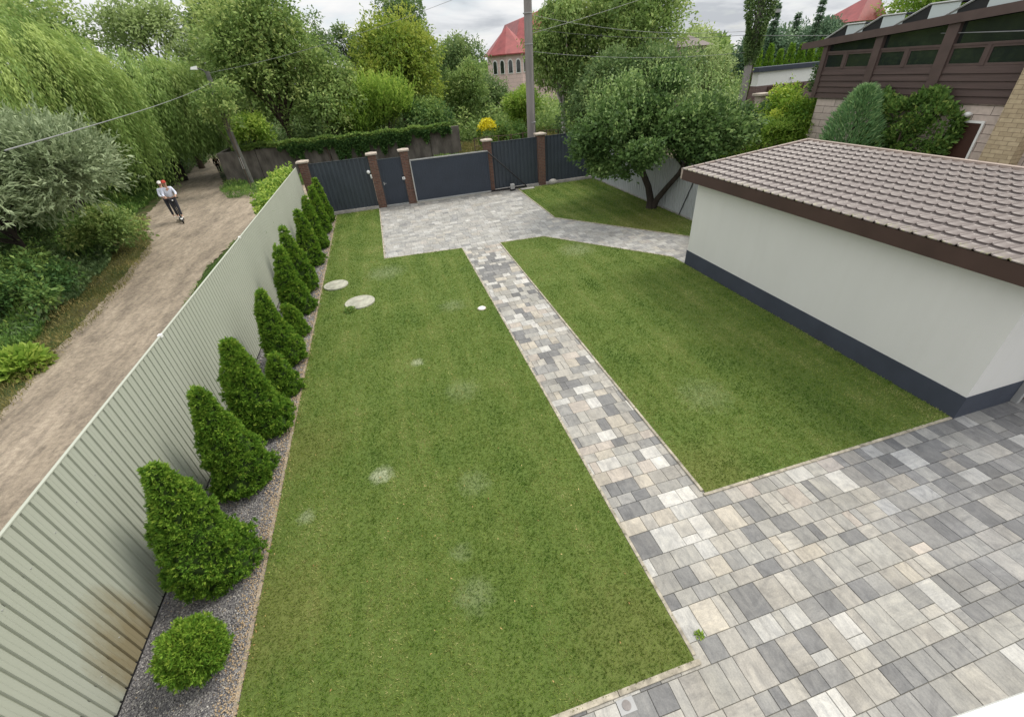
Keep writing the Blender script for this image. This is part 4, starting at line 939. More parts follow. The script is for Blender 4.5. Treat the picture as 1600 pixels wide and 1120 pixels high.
def crown_pts(rg, cx, cy_, zb, H, R, nb, n, sq=1.0, blob=(.26, .44), seedshape=None, lowcut=-.5):
    az = (H-zb)/2; cz = (H+zb)/2
    d = sph(rg, nb); d[:, 2] = np.where(d[:, 2] < lowcut, -d[:, 2], d[:, 2])
    rad = rg.uniform(.35, .92, nb); br = rg.uniform(blob[0], blob[1], nb)
    bc = d*rad[:, None]*np.array([R, R, az])+np.array([cx, cy_, cz])
    brr = br*min(R, az)*1.1+.0
    # keep blobs inside the crown height
    bc[:, 2] = np.minimum(bc[:, 2], H-brr*.75)
    wgt = brr**2; wgt /= wgt.sum(); bi = rg.choice(nb, n, p=wgt)
    dd = sph(rg, n); dd[:, 2] = np.where((dd[:, 2] < -.45) & (rg.random(n) < .6), -dd[:, 2], dd[:, 2])
    rr = brr[bi]*(1-.38*rg.random(n)**1.8)*(1+.16*np.sin(dd[:, 0]*7+bi)+.14*np.sin(dd[:, 1]*8+bi*2)+.1*np.sin(dd[:, 2]*9))
    out_ = rg.random(n) < .14; rr = np.where(out_, rr*rg.uniform(1.0, 1.35, n), rr)
    P = bc[bi]+dd*rr[:, None]
    return P, dd, bi, bc, brr
def limbs(b_, X, Y, zb, bc, H, tr, rg, k=9, lean=(0, 0)):
    top = Vector((X+lean[0], Y+lean[1], zb*.7+H*.3)); base = Vector((X, Y, -.1))
    mid = base.lerp(top, .5)+Vector((rg.normal()*.08, rg.normal()*.08, 0))
    b_.tube([base, base.lerp(mid, .3), mid, top], [tr*1.25, tr, tr*.85, tr*.6], 9)
    for i in rg.permutation(len(bc))[:k]:
        c_ = Vector(bc[i]); s_ = mid.lerp(top, float(rg.uniform(.2, 1)))
        m1 = s_.lerp(c_, .5)+Vector((rg.normal()*.15, rg.normal()*.15, .15))
        b_.tube([s_, m1, c_], [tr*.42, tr*.26, tr*.08], 6)
def broad(name, lb, cat, X, Y, H, R, zb, lm, n, leaf, seed, nb=30, group=None, tr=.16, bark='bark', droop=.2, cluster=4, lean=(0, 0), blob=(.26, .44), aspect=.5, spread=.5, k=9, lowcut=-.5):
    rg = np.random.default_rng(seed); root = thing(name, lb, cat, (X, Y, 0), group)
    nt_ = n//cluster
    P, dd, bi, bc, brr = crown_pts(rg, X+lean[0], Y+lean[1], zb, H, R, nb, nt_, blob=blob, lowcut=lowcut)
    tb = rg.normal(0, .11, nb)
    tn0 = .45+1.3*tb[bi]+rg.normal(0, .12, nt_)+.12*(P[:, 2]-(H+zb)/2)/((H-zb)/2)
    P = np.repeat(P, cluster, 0)+rg.normal(0, leaf*.55, (nt_*cluster, 3)); dd = np.repeat(dd, cluster, 0)
    D = dd*.8+rg.normal(0, spread, dd.shape); D[:, 2] -= droop
    L_ = leaf*rg.uniform(.6, 1.3, len(P)); tn = np.clip(np.repeat(tn0, cluster)+rg.normal(0, .10, len(P)), .02, 1)
    leaves('crown', P, D, L_, L_*aspect, tn, lm, root, rg)
    b_ = MB(); limbs(b_, X, Y, max(zb, .8), bc, H, tr, rg, k, lean); b_.build('trunk', M[bark], root, smooth=True)
    return root
def shoots(name, lb, cat, X, Y, H, R, zb, lm, seed, nsh, per, leaf, wd, group=None, upb=.6, tr=.1, bark='bark', lowcut=-.2, slen=.6, tintc=.5, nb=16, k=8):
    """crown made of leafy shoots pointing outwards and upwards"""
    rg = np.random.default_rng(seed); root = thing(name, lb, cat, (X, Y, 0), group)
    P, dd, bi, bc, brr = crown_pts(rg, X, Y, zb, H, R, nb, nsh, blob=(.3, .5), lowcut=lowcut)
    D0 = unit(dd*.8+np.array([0, 0, upb])+rg.normal(0, .3, dd.shape))
    t_ = np.linspace(0, 1, per)[None, :, None]; ll = slen*rg.uniform(.6, 1.3, (nsh, 1, 1))
    Q = (P[:, None, :]+D0[:, None, :]*t_*ll).reshape(-1, 3); DD = np.repeat(D0, per, 0)+rg.normal(0, .42, (nsh*per, 3))
    tn = np.clip(np.repeat(tintc+rg.normal(0, .16, nsh), per)+np.tile(np.linspace(-.12, .14, per), nsh)+rg.normal(0, .08, nsh*per), .02, 1)
    L_ = leaf*rg.uniform(.7, 1.25, len(Q)); leaves('crown', Q, DD, L_, L_*wd, tn, lm, root, rg)
    b_ = MB(); limbs(b_, X, Y, max(zb, .3), bc, H, tr, rg, k); b_.build('trunk', M[bark], root, smooth=True)
    return root
def willow(lb, X, Y, H, R, seed, ns, per, leaf, wd, lm, zlow=.6, gap=.35, group=None, nm='willow'):
    rg = np.random.default_rng(seed); root = thing(nm, lb, 'willow', (X, Y, 0), group)
    # sub-domes from which the strands hang
    nb = 16; a = rg.uniform(0, 6.28, nb); rr = R*np.sqrt(rg.uniform(.02, 1, nb))*.80
    bx, by = X+rr*np.cos(a), Y+rr*np.sin(a); bz = H-(H*.42)*(rr/R)**1.6*rg.uniform(.7, 1.15, nb); br = R*rg.uniform(.22, .38, nb)
    bi = rg.integers(0, nb, ns); d = sph(rg, ns); d[:, 2] = np.abs(d[:, 2])
    S = np.stack([bx[bi], by[bi], bz[bi]-br[bi]*.6], 1)+d*br[bi][:, None]*rg.uniform(.5, 1, (ns, 1))
    nr = ns//9; ai = rg.integers(0, nr, ns); S = S[ai]+rg.normal(0, .10, (ns, 3)); bi = bi[ai]
    outv = S[:, :2]-np.array([X, Y]); outv /= np.maximum(.3, np.linalg.norm(outv, axis=1))[:, None]
    ln_ = np.minimum(rg.uniform(2.0, 7.0, nr)[ai]*rg.uniform(.75, 1.1, ns), np.maximum(.5, S[:, 2]-zlow-rg.uniform(0, 1, ns)))
    t_ = np.linspace(0, 1, per)[None, :]
    arch = .60*rg.uniform(.3, 1.4, nr)[ai][:, None]
    Q = np.zeros((ns, per, 3)); sway = rg.normal(0, .12, (ns, 2))
    for k in (0, 1): Q[:, :, k] = S[:, k:k+1]+outv[:, k:k+1]*arch*(1-np.exp(-3*t_))+sway[:, k:k+1]*t_+.05*np.sin(t_*9+bi[:, None]*3+k)
    Q[:, :, 2] = S[:, 2:3]+.25*arch*np.sin(np.minimum(t_*4, 3.1))-ln_[:, None]*t_**1.15
    Qf = Q.reshape(-1, 3)+rg.normal(0, .05, (ns*per, 3))
    D = np.stack([rg.normal(0, .35, ns*per), rg.normal(0, .35, ns*per), np.full(ns*per, -.85)], 1)+np.repeat(np.concatenate([outv, np.zeros((ns, 1))], 1), per, 0)*np.tile(np.linspace(.7, .05, per), ns)[:, None]
    tn = np.clip(np.repeat(.46+rg.normal(0, .13, nr)[ai]+rg.normal(0, .12, nb)[bi], per)+np.tile(np.linspace(.20, -.12, per), ns)+rg.normal(0, .08, ns*per), .02, 1)
    L_ = leaf*rg.uniform(.7, 1.3, ns*per)
    leaves('crown', Qf, D, L_, L_*wd, tn, lm, root, rg)
    b_ = MB(); base = Vector((X, Y, -.1)); fork = Vector((X+.2, Y, H*.3)); b_.tube([base, base.lerp(fork, .5), fork], [.42, .34, .3], 10)
    for i in range(nb):
        c_ = Vector((bx[i], by[i], bz[i])); m1 = fork.lerp(c_, .5)+Vector((0, 0, .7)); b_.tube([fork, m1, c_], [.17, .10, .03], 6)
    b_.build('trunk', M['bark_dark'], root, smooth=True)
    return root

# ------------------------------------------------------------------ left side
willow('large weeping willow hanging over the left side of the dirt path', -17.6, 31.5, 9.4, 6.4, 3, 7200, 20, .24, .20, LM['willow'], zlow=.3)
willow('smaller weeping willow farther along the dirt path, reaching to its edge', -15.3, 41, 8.3, 5.0, 4, 4600, 20, .26, .22, LM['willow'], zlow=1.5)
willow('pale crowned willow at the far left beyond the silver bush', -24.5, 30, 9.4, 5.0, 8, 3600, 16, .28, .22, LM['willow'], zlow=.5)
shoots('silver_willow', 'big silvery grey leaved bush left of the dirt path', 'bush', -12.9, 19.0, 5.05, 4.6, 1.3, LM['silver'], 5, 9500, 12, .19, .26, upb=.25, tr=.10, bark='bark_dark', lowcut=-.12, slen=.55, tintc=.48, nb=44, k=14)
broad('shrub', 'dark leafy shrub mass beneath the silvery bush', 'bush', -14.8, 21.5, 2.5, 2.6, .1, LM['dark'], 9000, .16, 12, tr=.06)
broad('shrub', 'yellowish green creeper shrub at the far left edge above the silver bush', 'bush', -16.6, 21.5, 5.2, 1.6, 3.6, LM['vine'], 3500, .16, 13, tr=.06)
broad('tree', 'small leafy tree half hiding the top of the leaning street lamp', 'tree', -8.7, 33.2, 6.1, 1.5, 2.4, LM['mid'], 2300, .2, 14, nb=30, tr=.035, blob=(.12, .28))
broad('shrub', 'low dark bramble bush in front of the silvery bush', 'bush', -12.3, 15.9, 1.7, 2.2, .05, LM['ivy'], 7000, .14, 16, tr=.04)
broad('shrub', 'green bushy growth between silvery bush and the scooter riders', 'bush', -11.9, 22.3, 1.7, 1.5, .05, LM['mid'], 6000, .15, 17, tr=.04)
# back trees, left
G1 = 'trees rising behind the lane'
broad('tree', 'tall airy green tree rising over the willow at the far left', 'tree', -23, 47, 12.6, 4.2, 6, LM['mid'], 9000, .30, 21, group=G1, tr=.25)
broad('tree', 'tall airy olive tree behind the middle of the willow', 'tree', -15.6, 47, 11.8, 3.4, 6, LM['pale'], 7000, .28, 22, group=G1, tr=.22)
broad('tree', 'pale green tree between willow and the leaning street lamp', 'tree', -12.3, 46, 9.3, 2.6, 2.5, LM['pale'], 8000, .26, 23, group=G1, tr=.2)
broad('tree', 'high light green tree top left of the big middle tree', 'tree', -10.6, 50, 12.8, 3.0, 5, LM['mid'], 9000, .28, 24, group=G1, tr=.22)
broad('tree', 'large mid green maple tree behind the dark concrete wall', 'tree', -6.6, 40.5, 10.9, 3.9, 1.2, LM['mid'], 30000, .27, 25, nb=46, group=G1, tr=.28)
broad('tree', 'lower leafy tree leaning over the ivy wall', 'tree', -3.2, 39.5, 7.0, 2.7, .9, LM['mid'], 15000, .25, 26, nb=30, group=G1, tr=.18)
broad('tree', 'dark thin crowned tree with bare twigs against the sky', 'tree', -3.6, 51, 11.2, 2.3, 3.0, LM['dark'], 3800, .26, 27, nb=40, blob=(.12, .26), group=G1, tr=.15, bark='bark_dark', k=26)
broad('tree', 'slim dark tree with sparse top left of the yellow green tree', 'tree', -.9, 52, 10.0, 1.9, 3, LM['dark'], 3000, .26, 28, nb=30, blob=(.12, .26), group=G1, tr=.12, bark='bark_dark', k=20)
broad('tree', 'rounded yellow green tree in the middle of the background', 'tree', 2.7, 46, 9.4, 4.1, 1.5, LM['yellow'], 30000, .26, 29, nb=46, group=G1, tr=.26)
broad('tree', 'dark tree top showing above the yellow green tree', 'tree', 4.0, 54, 11.9, 3.4, 5, LM['dark'], 8000, .30, 30, nb=30, blob=(.18, .34), group=G1, tr=.25)
broad('tree', 'round dark green tree left of the pink house', 'tree', 12.4, 70, 9.3, 3.5, 1.5, LM['dark'], 12000, .36, 31, group=G1, tr=.3)
G2 = 'shrubs across the lane'
shoots('shrub', 'bright yellow green young tree above the ivy wall', 'bush', .9, 39.5, 4.9, 1.9, .6, LM['bright'], 41, 1300, 9, .22, .5, group=G2, upb=1.4, tr=.07, slen=1.0, nb=22)
shoots('shrub', 'bright green shrub left of the brighter young tree', 'bush', -1.4, 39, 4.0, 1.6, .6, LM['bright'], 42, 1000, 9, .2, .5, group=G2, upb=1.3, tr=.07, slen=.8, nb=18, tintc=.4)
broad('shrub', 'yellowish green shrub leaning on the wall by the street lamp', 'bush', -8.4, 36.9, 3.9, 1.45, 1.7, LM['bright'], 7000, .19, 43, group=G2, tr=.07)
broad('shrub', 'bluish green shrub behind the right end of the ivy wall', 'bush', 4.2, 39.5, 3.7, 1.8, .5, LM['ivy'], 9000, .19, 44, group=G2, tr=.08)
broad('shrub', 'feathery mid green shrub below the round dark tree', 'bush', 8.7, 48, 6.0, 2.3, .3, LM['mid'], 12000, .23, 45, group=G2, tr=.1)
broad('shrub', 'dark green shrub at the foot of the pink house', 'bush', 12.2, 52, 4.6, 2.3, .3, LM['dark'], 9000, .25, 46, group=G2, tr=.1)
broad('shrub', 'light green shrub left of the grey utility pole', 'bush', 12.3, 40, 3.9, 1.4, .2, LM['bright'], 9000, .2, 47, group=G2, tr=.08)
broad('shrub', 'low pale shrub just behind the wire fence', 'bush', 9.2, 35.5, 1.9, 1.9, .1, LM['weed'], 8000, .17, 48, group=G2, tr=.05)
broad('shrub', 'tall olive shrub hiding the foot of the pink house wall', 'bush', 15.6, 50, 3.2, 2.3, .2, LM['mid'], 8000, .24, 49, group=G2, tr=.08)
root = thing('flowering_bush', 'bush of bright yellow flowers behind the sliding gate', 'bush', (7.3, 32.5, 0))
rg = np.random.default_rng(55); d = sph(rg, 1400); P = np.stack([7.3+d[:, 0]*.62, 32.5+d[:, 1]*.5, 1.65+d[:, 2]*1.0*rg.uniform(.7, 1, 1400)], 1); up_ = P[:, 2] > 2.05
leaves('foliage', P[~up_], d[~up_]+np.array([0, 0, .4]), .18, .07, rg.random((~up_).sum()), LM['weed'], root, rg)
P2 = P[up_]; P2 = np.repeat(P2, 3, 0)+rg.normal(0, .07, (len(P2)*3, 3)); leaves('flowers', P2, rg.normal(size=P2.shape), .13, .12, rg.random(len(P2)), M['cut_flower'], root, rg)
MB().tube([(7.3, 32.5, 0), (7.3, 32.5, 1.3)], .04, 6).build('stem', M['bark'], root)

# right of the pole
broad('birch_tree', 'birch with hanging twigs right of the grey utility pole', 'tree', 13.9, 35, 10.0, 2.6, .8, LM['mid'], 22000, .22, 51, nb=46, blob=(.2, .36), droop=1.0, tr=.2, bark='bark_white', group=G1)
broad('tree', 'tall dense tree behind the apple tree reaching the top of the photo', 'tree', 18.2, 34.5, 11.8, 4.3, 1.0, LM['mid'], 32000, .25, 52, nb=50, tr=.32, group=G1)
broad('tree', 'darker lower tree in front of the tall dense tree', 'tree', 14.6, 30, 5.6, 2.6, .4, LM['dark'], 14000, .2, 53, nb=30, tr=.16, group=G1)
broad('tree', 'dark bushy tree behind the left half of the apple tree', 'tree', 17.6, 28, 6.2, 2.6, .4, LM['dark'], 14000, .2, 54, nb=30, tr=.16, group=G1)
broad('shrub', 'pale green shrub between the apple tree and the far pavilion', 'bush', 22.6, 31, 5.5, 2.3, .4, LM['pale'], 11000, .2, 56, nb=24, tr=.1, group=G2)

# apple tree with a twin trunk
def apple():
    rg = np.random.default_rng(61); X, Y = 10.55, 16.55
    root = thing('apple_tree', 'spreading apple tree with a forked dark trunk on the triangular lawn', 'tree', (X, Y, 0))
    cx, cy_ = 10.7, 16.9
    nb = 46; d = sph(rg, nb); d[:, 2] = np.abs(d[:, 2])*1.0-.28
    bc = d*np.array([3.2, 3.1, 1.55])*rg.uniform(.5, .93, (nb, 1))+np.array([cx, cy_, 2.9]); br = rg.uniform(.50, .88, nb)
    bc[:8] = np.array([(7.9, 17.2, 2.7), (8.2, 16.5, 2.0), (8.9, 15.6, 2.1), (13.2, 15.6, 3.1), (12.4, 14.7, 2.9), (11.0, 14.6, 2.5), (9.9, 18, 4.1), (11.3, 17.4, 4.5)]); 
    nt_ = 19000; bi = rg.integers(0, nb, nt_); dd = sph(rg, nt_)
    P = bc[bi]+dd*(br[bi]*(1-.45*rg.random(nt_)**1.5)*(1+.2*np.sin(dd[:, 0]*8+bi)+.18*np.sin(dd[:, 2]*9+bi)))[:, None]*np.array([1.1, 1.1, .8])
    kp = P[:, 2] > 1.30+.75*np.exp(-((P[:, 0]-10.3)/1.5)**2)+.25*np.sin(P[:, 0]*5); P = P[kp]; bi = bi[kp]; nt_ = len(P)
    cl = 4; tb = rg.normal(0, .17, nb)
    tn0 = .36+tb[bi]+rg.normal(0, .10, nt_)+.06*(P[:, 2]-3.2)+.30*(rg.random(nt_) < .07)
    Q = np.repeat(P, cl, 0)+rg.normal(0, .07, (nt_*cl, 3)); D = Q-np.array([cx, cy_, 2.4]); D = unit(D)*.8+rg.normal(0, .6, Q.shape)+np.array([0, 0, .1])
    L_ = .15*rg.uniform(.6, 1.3, len(Q)); leaves('crown', Q, D, L_, L_*.62, np.clip(np.repeat(tn0, cl)+rg.normal(0, .1, len(Q)), .02, 1), LM['apple'], root, rg)
    # upright water shoots on top
    ns = 230; s = sph(rg, ns); s[:, 2] = np.abs(s[:, 2])*.8+.25; S = s*np.array([2.9, 2.8, 1.6])+np.array([cx, cy_, 2.95]); t_ = np.linspace(0, 1, 9)
    Q = (S[:, None, :]+t_[None, :, None]*np.array([0, 0, 1.0])*rg.uniform(.35, 1.0, (ns, 1, 1))+t_[None, :, None]*rg.normal(0, .16, (ns, 1, 3))).reshape(-1, 3)
    leaves('shoots', Q, rg.normal(0, .6, Q.shape)+np.array([0, 0, .7]), .12, .055, np.clip(rg.normal(.66, .2, len(Q)), 0, 1), LM['apple'], root, rg)
    b_ = MB()
    b_.tube([(10.55, 16.55, -.08), (10.52, 16.55, .35), (10.35, 16.55, .9), (10.0, 16.5, 1.5), (9.85, 16.6, 2.2), (10.1, 16.9, 3.2), (10.2, 17, 4.3)], [.20, .15, .13, .12, .10, .07, .03], 10)
    b_.tube([(10.62, 16.50, -.08), (10.66, 16.3, .40), (10.72, 15.7, 1.05), (10.72, 15.1, 1.6), (10.9, 14.9, 2.3), (11.4, 15.0, 3.3)], [.15, .12, .10, .09, .07, .03], 10)
    for i in range(26):
        c_ = Vector(bc[i]); s_ = Vector((9.95, 16.6, 1.9)) if c_.x < 10.6 else Vector((10.9, 15.1, 1.9)); s_ = s_+Vector((0, 0, float(rg.uniform(-.3, .7))))
        b_.tube([s_, s_.lerp(c_, .5)+Vector((0, 0, .12)), c_], [.055, .035, .012], 6)
    b_.build('trunk', M['bark_dark'], root, smooth=True)
apple()

# right side background
def cone_tree(name, lb, cat, X, Y, H, R, lm, n, leaf, seed, group=None, upw=.5, zb=.0, blunt=.8, wd=.35, tiers=0, loz=0):
    rg = np.random.default_rng(seed); root = thing(name, lb, cat, (X, Y, 0), group)
    u = rg.random(n)**1.25
    if tiers: 
        k = rg.integers(0, tiers, n); u = np.clip((k+rg.beta(1.2, 3, n))/tiers, 0, 1)
    th = rg.uniform(0, 6.28, n)
    r0 = R*np.power(1-u, blunt if not tiers else 1.15)*np.minimum(1, u*6+.5)
    if tiers:
        fr = (u*tiers) % 1; na = 9; lob = .55+.45*np.cos(th*na+k*2.1); r = r0*(1-.55*fr)*rg.uniform(.25, 1, n)*(.5+.5*lob)
    else: r = r0*rg.uniform(.72, 1.03, n)*(1+.12*np.sin(th*5+u*12))
    P = np.stack([X+r*np.cos(th), Y+r*np.sin(th), zb+u*(H-zb)], 1)
    D = np.stack([np.cos(th), np.sin(th), np.full(n, upw)], 1)+rg.normal(0, .25, (n, 3))
    L_ = leaf*rg.uniform(.7, 1.3, n); leaves('crown', P, D, L_, L_*wd, np.clip(.45+rg.normal(0, .17, n)+.25*(u-.4), .02, 1), lm, root, rg)
    MB().tube([(X, Y, -.1), (X, Y, H*.95)], [.10*R+.03, .02], 7).build('trunk', M['bark_dark'], root)
    return root
cone_tree('juniper', 'blue green upright juniper behind the garage roof', 'juniper', 16.05, 13.0, 4.0, 1.36, LM['juniper'], 16000, .20, 71, upw=1.1, blunt=.52, wd=.16)
for i in range(9):
    cone_tree('thuja', ['slender dark thuja in the row above the white shed, number %d from the left' % (i+1)][0].replace('number 1 from the left', 'leftmost of the row').replace('number 9 from the left', 'rightmost of the row').replace('number 2 from', 'second from').replace('number 3 from', 'third from').replace('number 4 from', 'fourth from').replace('number 5 from', 'fifth from').replace('number 6 from', 'sixth from').replace('number 7 from', 'seventh from').replace('number 8 from', 'eighth from'),
              'thuja', 31.6+i*1.18, 36+i*.12, 5.2+.25*math.sin(i*2.3), .72, LM['thuja'], 2200, .24, 80+i, group='dark thuja row behind the white shed', upw=1.1, blunt=.7)
for i, (x, y, h) in enumerate([(24.6, 33.2, 4.9), (25.7, 33.5, 5.4), (26.7, 33.8, 5.1)]):
    cone_tree('thuja', ['left', 'middle and tallest', 'right'][i]+' of three dark thujas between the apple tree and the ivy pole', 'thuja', x, y, h, .75, LM['thuja'], 2200, .22, 95+i, group='three thujas left of the ivy pole', upw=1.1, blunt=.7)
for i, (x, y, h, r) in enumerate([(41.5, 46, 9.0, 1.7), (46.2, 48, 8.2, 1.5), (47.0, 46, 9.2, 1.8)]):
    cone_tree('spruce', ['left spruce with a pointed top above the thuja row', 'short thin spruce between the two taller ones', 'right spruce with a pointed top near the brown house roof'][i], 'spruce', x, y, h, r, LM['spruce'], 3600, .34, 101+i, group='spruces against the sky', upw=-.1, tiers=14, wd=.3)
broad('tree', 'dark bluish tree mass below the spruces', 'tree', 43.5, 49, 6.6, 3.6, 1, LM['spruce'], 12000, .32, 111, nb=30, tr=.2, group=G1)
broad('tree', 'dark tree right of the spruces touching the brown roof', 'tree', 50.5, 50, 7.0, 3.6, 1, LM['spruce'], 12000, .32, 112, nb=30, tr=.2, group=G1)
broad('tree', 'yellow green tree crown above the brown house roof', 'tree', 64.5, 45.5, 11.5, 6.0, 1, LM['bright'], 16000, .40, 113, nb=40, tr=.3, group=G1)
broad('tree', 'light green distant tree left of the ivy pole', 'tree', 38, 55, 7.0, 3.5, 1, LM['pale'], 8000, .34, 114, tr=.2, group=G1)
broad('tree', 'low pale distant tree behind the ivy pole', 'tree', 44, 62, 7.6, 4.0, 1, LM['mid'], 8000, .36, 115, tr=.2, group=G1)
broad('vine', 'yellow green climbing vine draped over the corner of the brown house', 'vine', 17.2, 17.3, 3.85, 1.45, .6, LM['vine'], 11000, .14, 121, nb=40, tr=.06, blob=(.16, .34))
broad('vine', 'dark creeper running up from the yellow green vine to the eave', 'vine', 17.6, 16.3, 4.7, .55, 3.2, LM['ivy'], 2200, .11, 122, nb=12, tr=.03)
def leafbox(name, lb, cat, x0, x1, y0, y1, z0, z1, lm, n, leaf, seed, wob=.12, D0=(0, 0, .3), root=None, bark='bark'):
    rg = np.random.default_rng(seed); root = thing(name, lb, cat, ((x0+x1)/2, (y0+y1)/2, 0))
    P = np.stack([rg.uniform(x0, x1, n), rg.uniform(y0, y1, n), rg.uniform(z0, z1, n)], 1)
    # push towards the surface
    c_ = np.array([(x0+x1)/2, (y0+y1)/2, (z0+z1)/2]); h_ = np.array([(x1-x0)/2, (y1-y0)/2, (z1-z0)/2]); q = (P-c_)/h_
    ax = np.argmax(np.abs(q), 1); q[np.arange(n), ax] = np.sign(q[np.arange(n), ax])*rg.uniform(.8, 1, n)
    P = c_+q*h_+wob*np.stack([np.sin(P[:, 1]*4+P[:, 2]*5), np.sin(P[:, 0]*5+P[:, 2]*3), np.sin(P[:, 0]*3+P[:, 1]*4)], 1)
    D = q*.7+rg.normal(0, .6, q.shape)+np.array(D0); L_ = leaf*rg.uniform(.7, 1.3, n)
    leaves('foliage', P, D, L_, L_*.55, np.clip(rg.normal(.45, .2, n), .02, 1), lm, root, rg)
    b_ = MB()
    for k in range(4): xx = x0+(x1-x0)*(k+.5)/4; b_.tube([(xx, (y0+y1)/2, -.05), (xx, (y0+y1)/2, z0+(z1-z0)*.7)], .03, 5)
    b_.build('stem', M[bark], root)
leafbox('hedge', 'clipped bright green hedge beyond the white fence', 'hedge', 12.4, 17.5, 15.6, 17.0, .2, 2.85, LM['bright'], 15000, .10, 131)
leafbox('creeper', 'dense green creeper on the stone wall right of the juniper', 'creeper', 16.5, 17.0, 10.45, 13.0, 1.0, 3.75, LM['weed'], 13000, .14, 132, wob=.2)
leafbox('shrub', 'dark lower shrub under the apple tree branches beyond the white fence', 'bush', 11.6, 15.5, 17.5, 20, .2, 2.5, LM['ivy'], 12000, .13, 133, wob=.3)
# ivy on the tall pole
rg = np.random.default_rng(141); n = 7000; z = 4.7+rg.random(n)*4.0; th = rg.uniform(0, 6.28, n); rr = (.16+.38*np.clip((z-4.8)/1.8, 0, 1))*rg.uniform(.6, 1.1, n)*(1+.2*np.sin(z*3+th*2))
P = np.stack([18.85+rr*np.cos(th), 22+rr*np.sin(th), z], 1)
root = thing('ivy', 'thick ivy sleeve wrapped round the tall pole', 'ivy', (18.85, 22, 3.9)); leaves('foliage', P, np.stack([np.cos(th), np.sin(th), rg.normal(-.4, .5, n)], 1), .13, .085, np.clip(rg.normal(.5, .18, n), 0, 1), LM['dark'], root, rg)
MB().tube([(19.05, 22, 2.5), (18.98, 21.8, 4), (19.0, 22.1, 6)], .03, 5).build('stem', M['bark'], root)
# ivy on the concrete wall
n = 24000; x = rg.uniform(-9.6, 5.2, n); dn = .5+.5*np.sin(x*1.3+1)*np.sin(x*.45); hang = (.75+1.1*dn)*np.clip((x+7.5)/2, .25, 1)
hang = hang*(.7+.45*np.sin(x*7.1)*np.sin(x*2.9+1)); hang = np.where(x < -6.8, hang*.35, hang); hang = np.where(x > 3.6, hang*.45, hang); z = 2.28-rg.random(n)**1.2*hang; y = np.where(z > 2.05, rg.uniform(35.8, 36.35, n), 35.93-rg.random(n)*.22)
root = thing('ivy', 'dark ivy hanging over the old concrete wall', 'ivy', (-2, 36, 0)); leaves('foliage', np.stack([x, y, z+.06*np.sin(x*3)], 1), rg.normal(0, .6, (n, 3))+np.array([0, -.7, .1]), .19, .13, np.clip(rg.normal(.35, .18, n)+.45*(z > 2.1), 0, 1), LM['ivy'], root, rg)
MB().tube([(-4, 35.95, 0), (-3.6, 35.93, 1), (-3.9, 35.95, 2.1)], .04, 6).build('stem', M['bark'], root)
# hop / vine growing along the far end of the pale fence (outer side)
n = 5200; y = 14.5+rg.random(n)**.75*8.8; w_ = np.clip((y-14)/4, .15, 1); x = FX-.1-rg.random(n)*.75*w_; z = 1.6+rg.random(n)*.95*w_+.12*np.sin(y*3)-.25*(FX-x)
root = thing('vine', 'bright green vine climbing the outside of the pale fence at its far end', 'vine', (FX-.4, 19, 0)); leaves('foliage', np.stack([x, y, z], 1), rg.normal(0, .7, (n, 3)), .13, .10, rg.random(n), LM['bright'], root, rg)
MB().tube([(FX-.3, 19, 0), (FX-.25, 19.3, 1.2), (FX-.2, 20, 2.1)], .025, 5).build('stem', M['bark'], root)

# ------------------------------------------------------------------ weeds and grass along the path
def weeds(lb, poly, n, hmax, leaf, wd, lm, seed, name='weeds', upz=.9, zpow=.6, sc_=.5):
    rg = np.random.default_rng(seed); xs = [p[0] for p in poly]; ys = [p[1] for p in poly]
    x = rg.uniform(min(xs), max(xs), n*2); y = rg.uniform(min(ys), max(ys), n*2); k = inpoly(x, y, poly); x = x[k][:n]; y = y[k][:n]; m_ = len(x)
    hf = np.clip(.5+.28*np.sin(x*1.7*sc_*2+y*.9)+.25*np.sin(x*.8-y*1.9*sc_*2+2)+.2*np.sin(x*3.1+y*2.7), .08, 1)
    # lower towards the polygon edge facing the path
    e = np.clip((-(x)-np.interp(y, [p[1] for p in LP], [-p[0] for p in LP]))/1.5, .12, 1) if name == 'weeds' else 1
    z = hmax*hf*e*rg.random(m_)**zpow
    D = np.stack([rg.normal(0, .55, m_), rg.normal(0, .55, m_), np.full(m_, upz)], 1); L_ = leaf*rg.uniform(.6, 1.4, m_)
    o = leaves(name, np.stack([x, y, z-.03], 1), D, L_, L_*wd, np.clip(.3+.35*hf*(z/hmax)+rg.normal(0, .16, m_), .02, 1), lm, None, rg)
    tag(o, lb, 'weeds', kind='stuff')
weeds('green nettle like weeds left of the dirt path', [(-9.7, 8.5), (-14, 8), (-16, 14), (-12.5, 16.5), (-10.6, 14.5), (-10.0, 12)], 34000, .95, .13, .34, LM['weed'], 201)
weeds('bluish green brambles between the weeds and the silvery bush', [(-10.6, 14), (-15.5, 13.5), (-19, 20), (-12.0, 22.5), (-11.0, 18)], 30000, .75, .15, .5, LM['weedblue'], 202)
weeds('rough green undergrowth under the willows', [(-13.0, 24), (-11.6, 21), (-20, 19), (-30, 26), (-28, 42), (-16.5, 44), (-14.6, 33), (-13.9, 28.5)], 40000, .7, .22, .35, LM['weed'], 203)
weeds('dry yellowish grass fringe on the left edge of the dirt path', [(-9.0, 5), (-8.85, 9.5), (-9.2, 13), (-9.7, 17.5), (-10.3, 21.5), (-12.0, 25.6), (-12.9, 28.5), (-14.2, 28.5), (-12.2, 21.5), (-11.2, 18), (-10.7, 14), (-10.2, 10), (-10.5, 5)], 30000, .26, .11, .12, LM['dry'], 204, name='verge_grass')
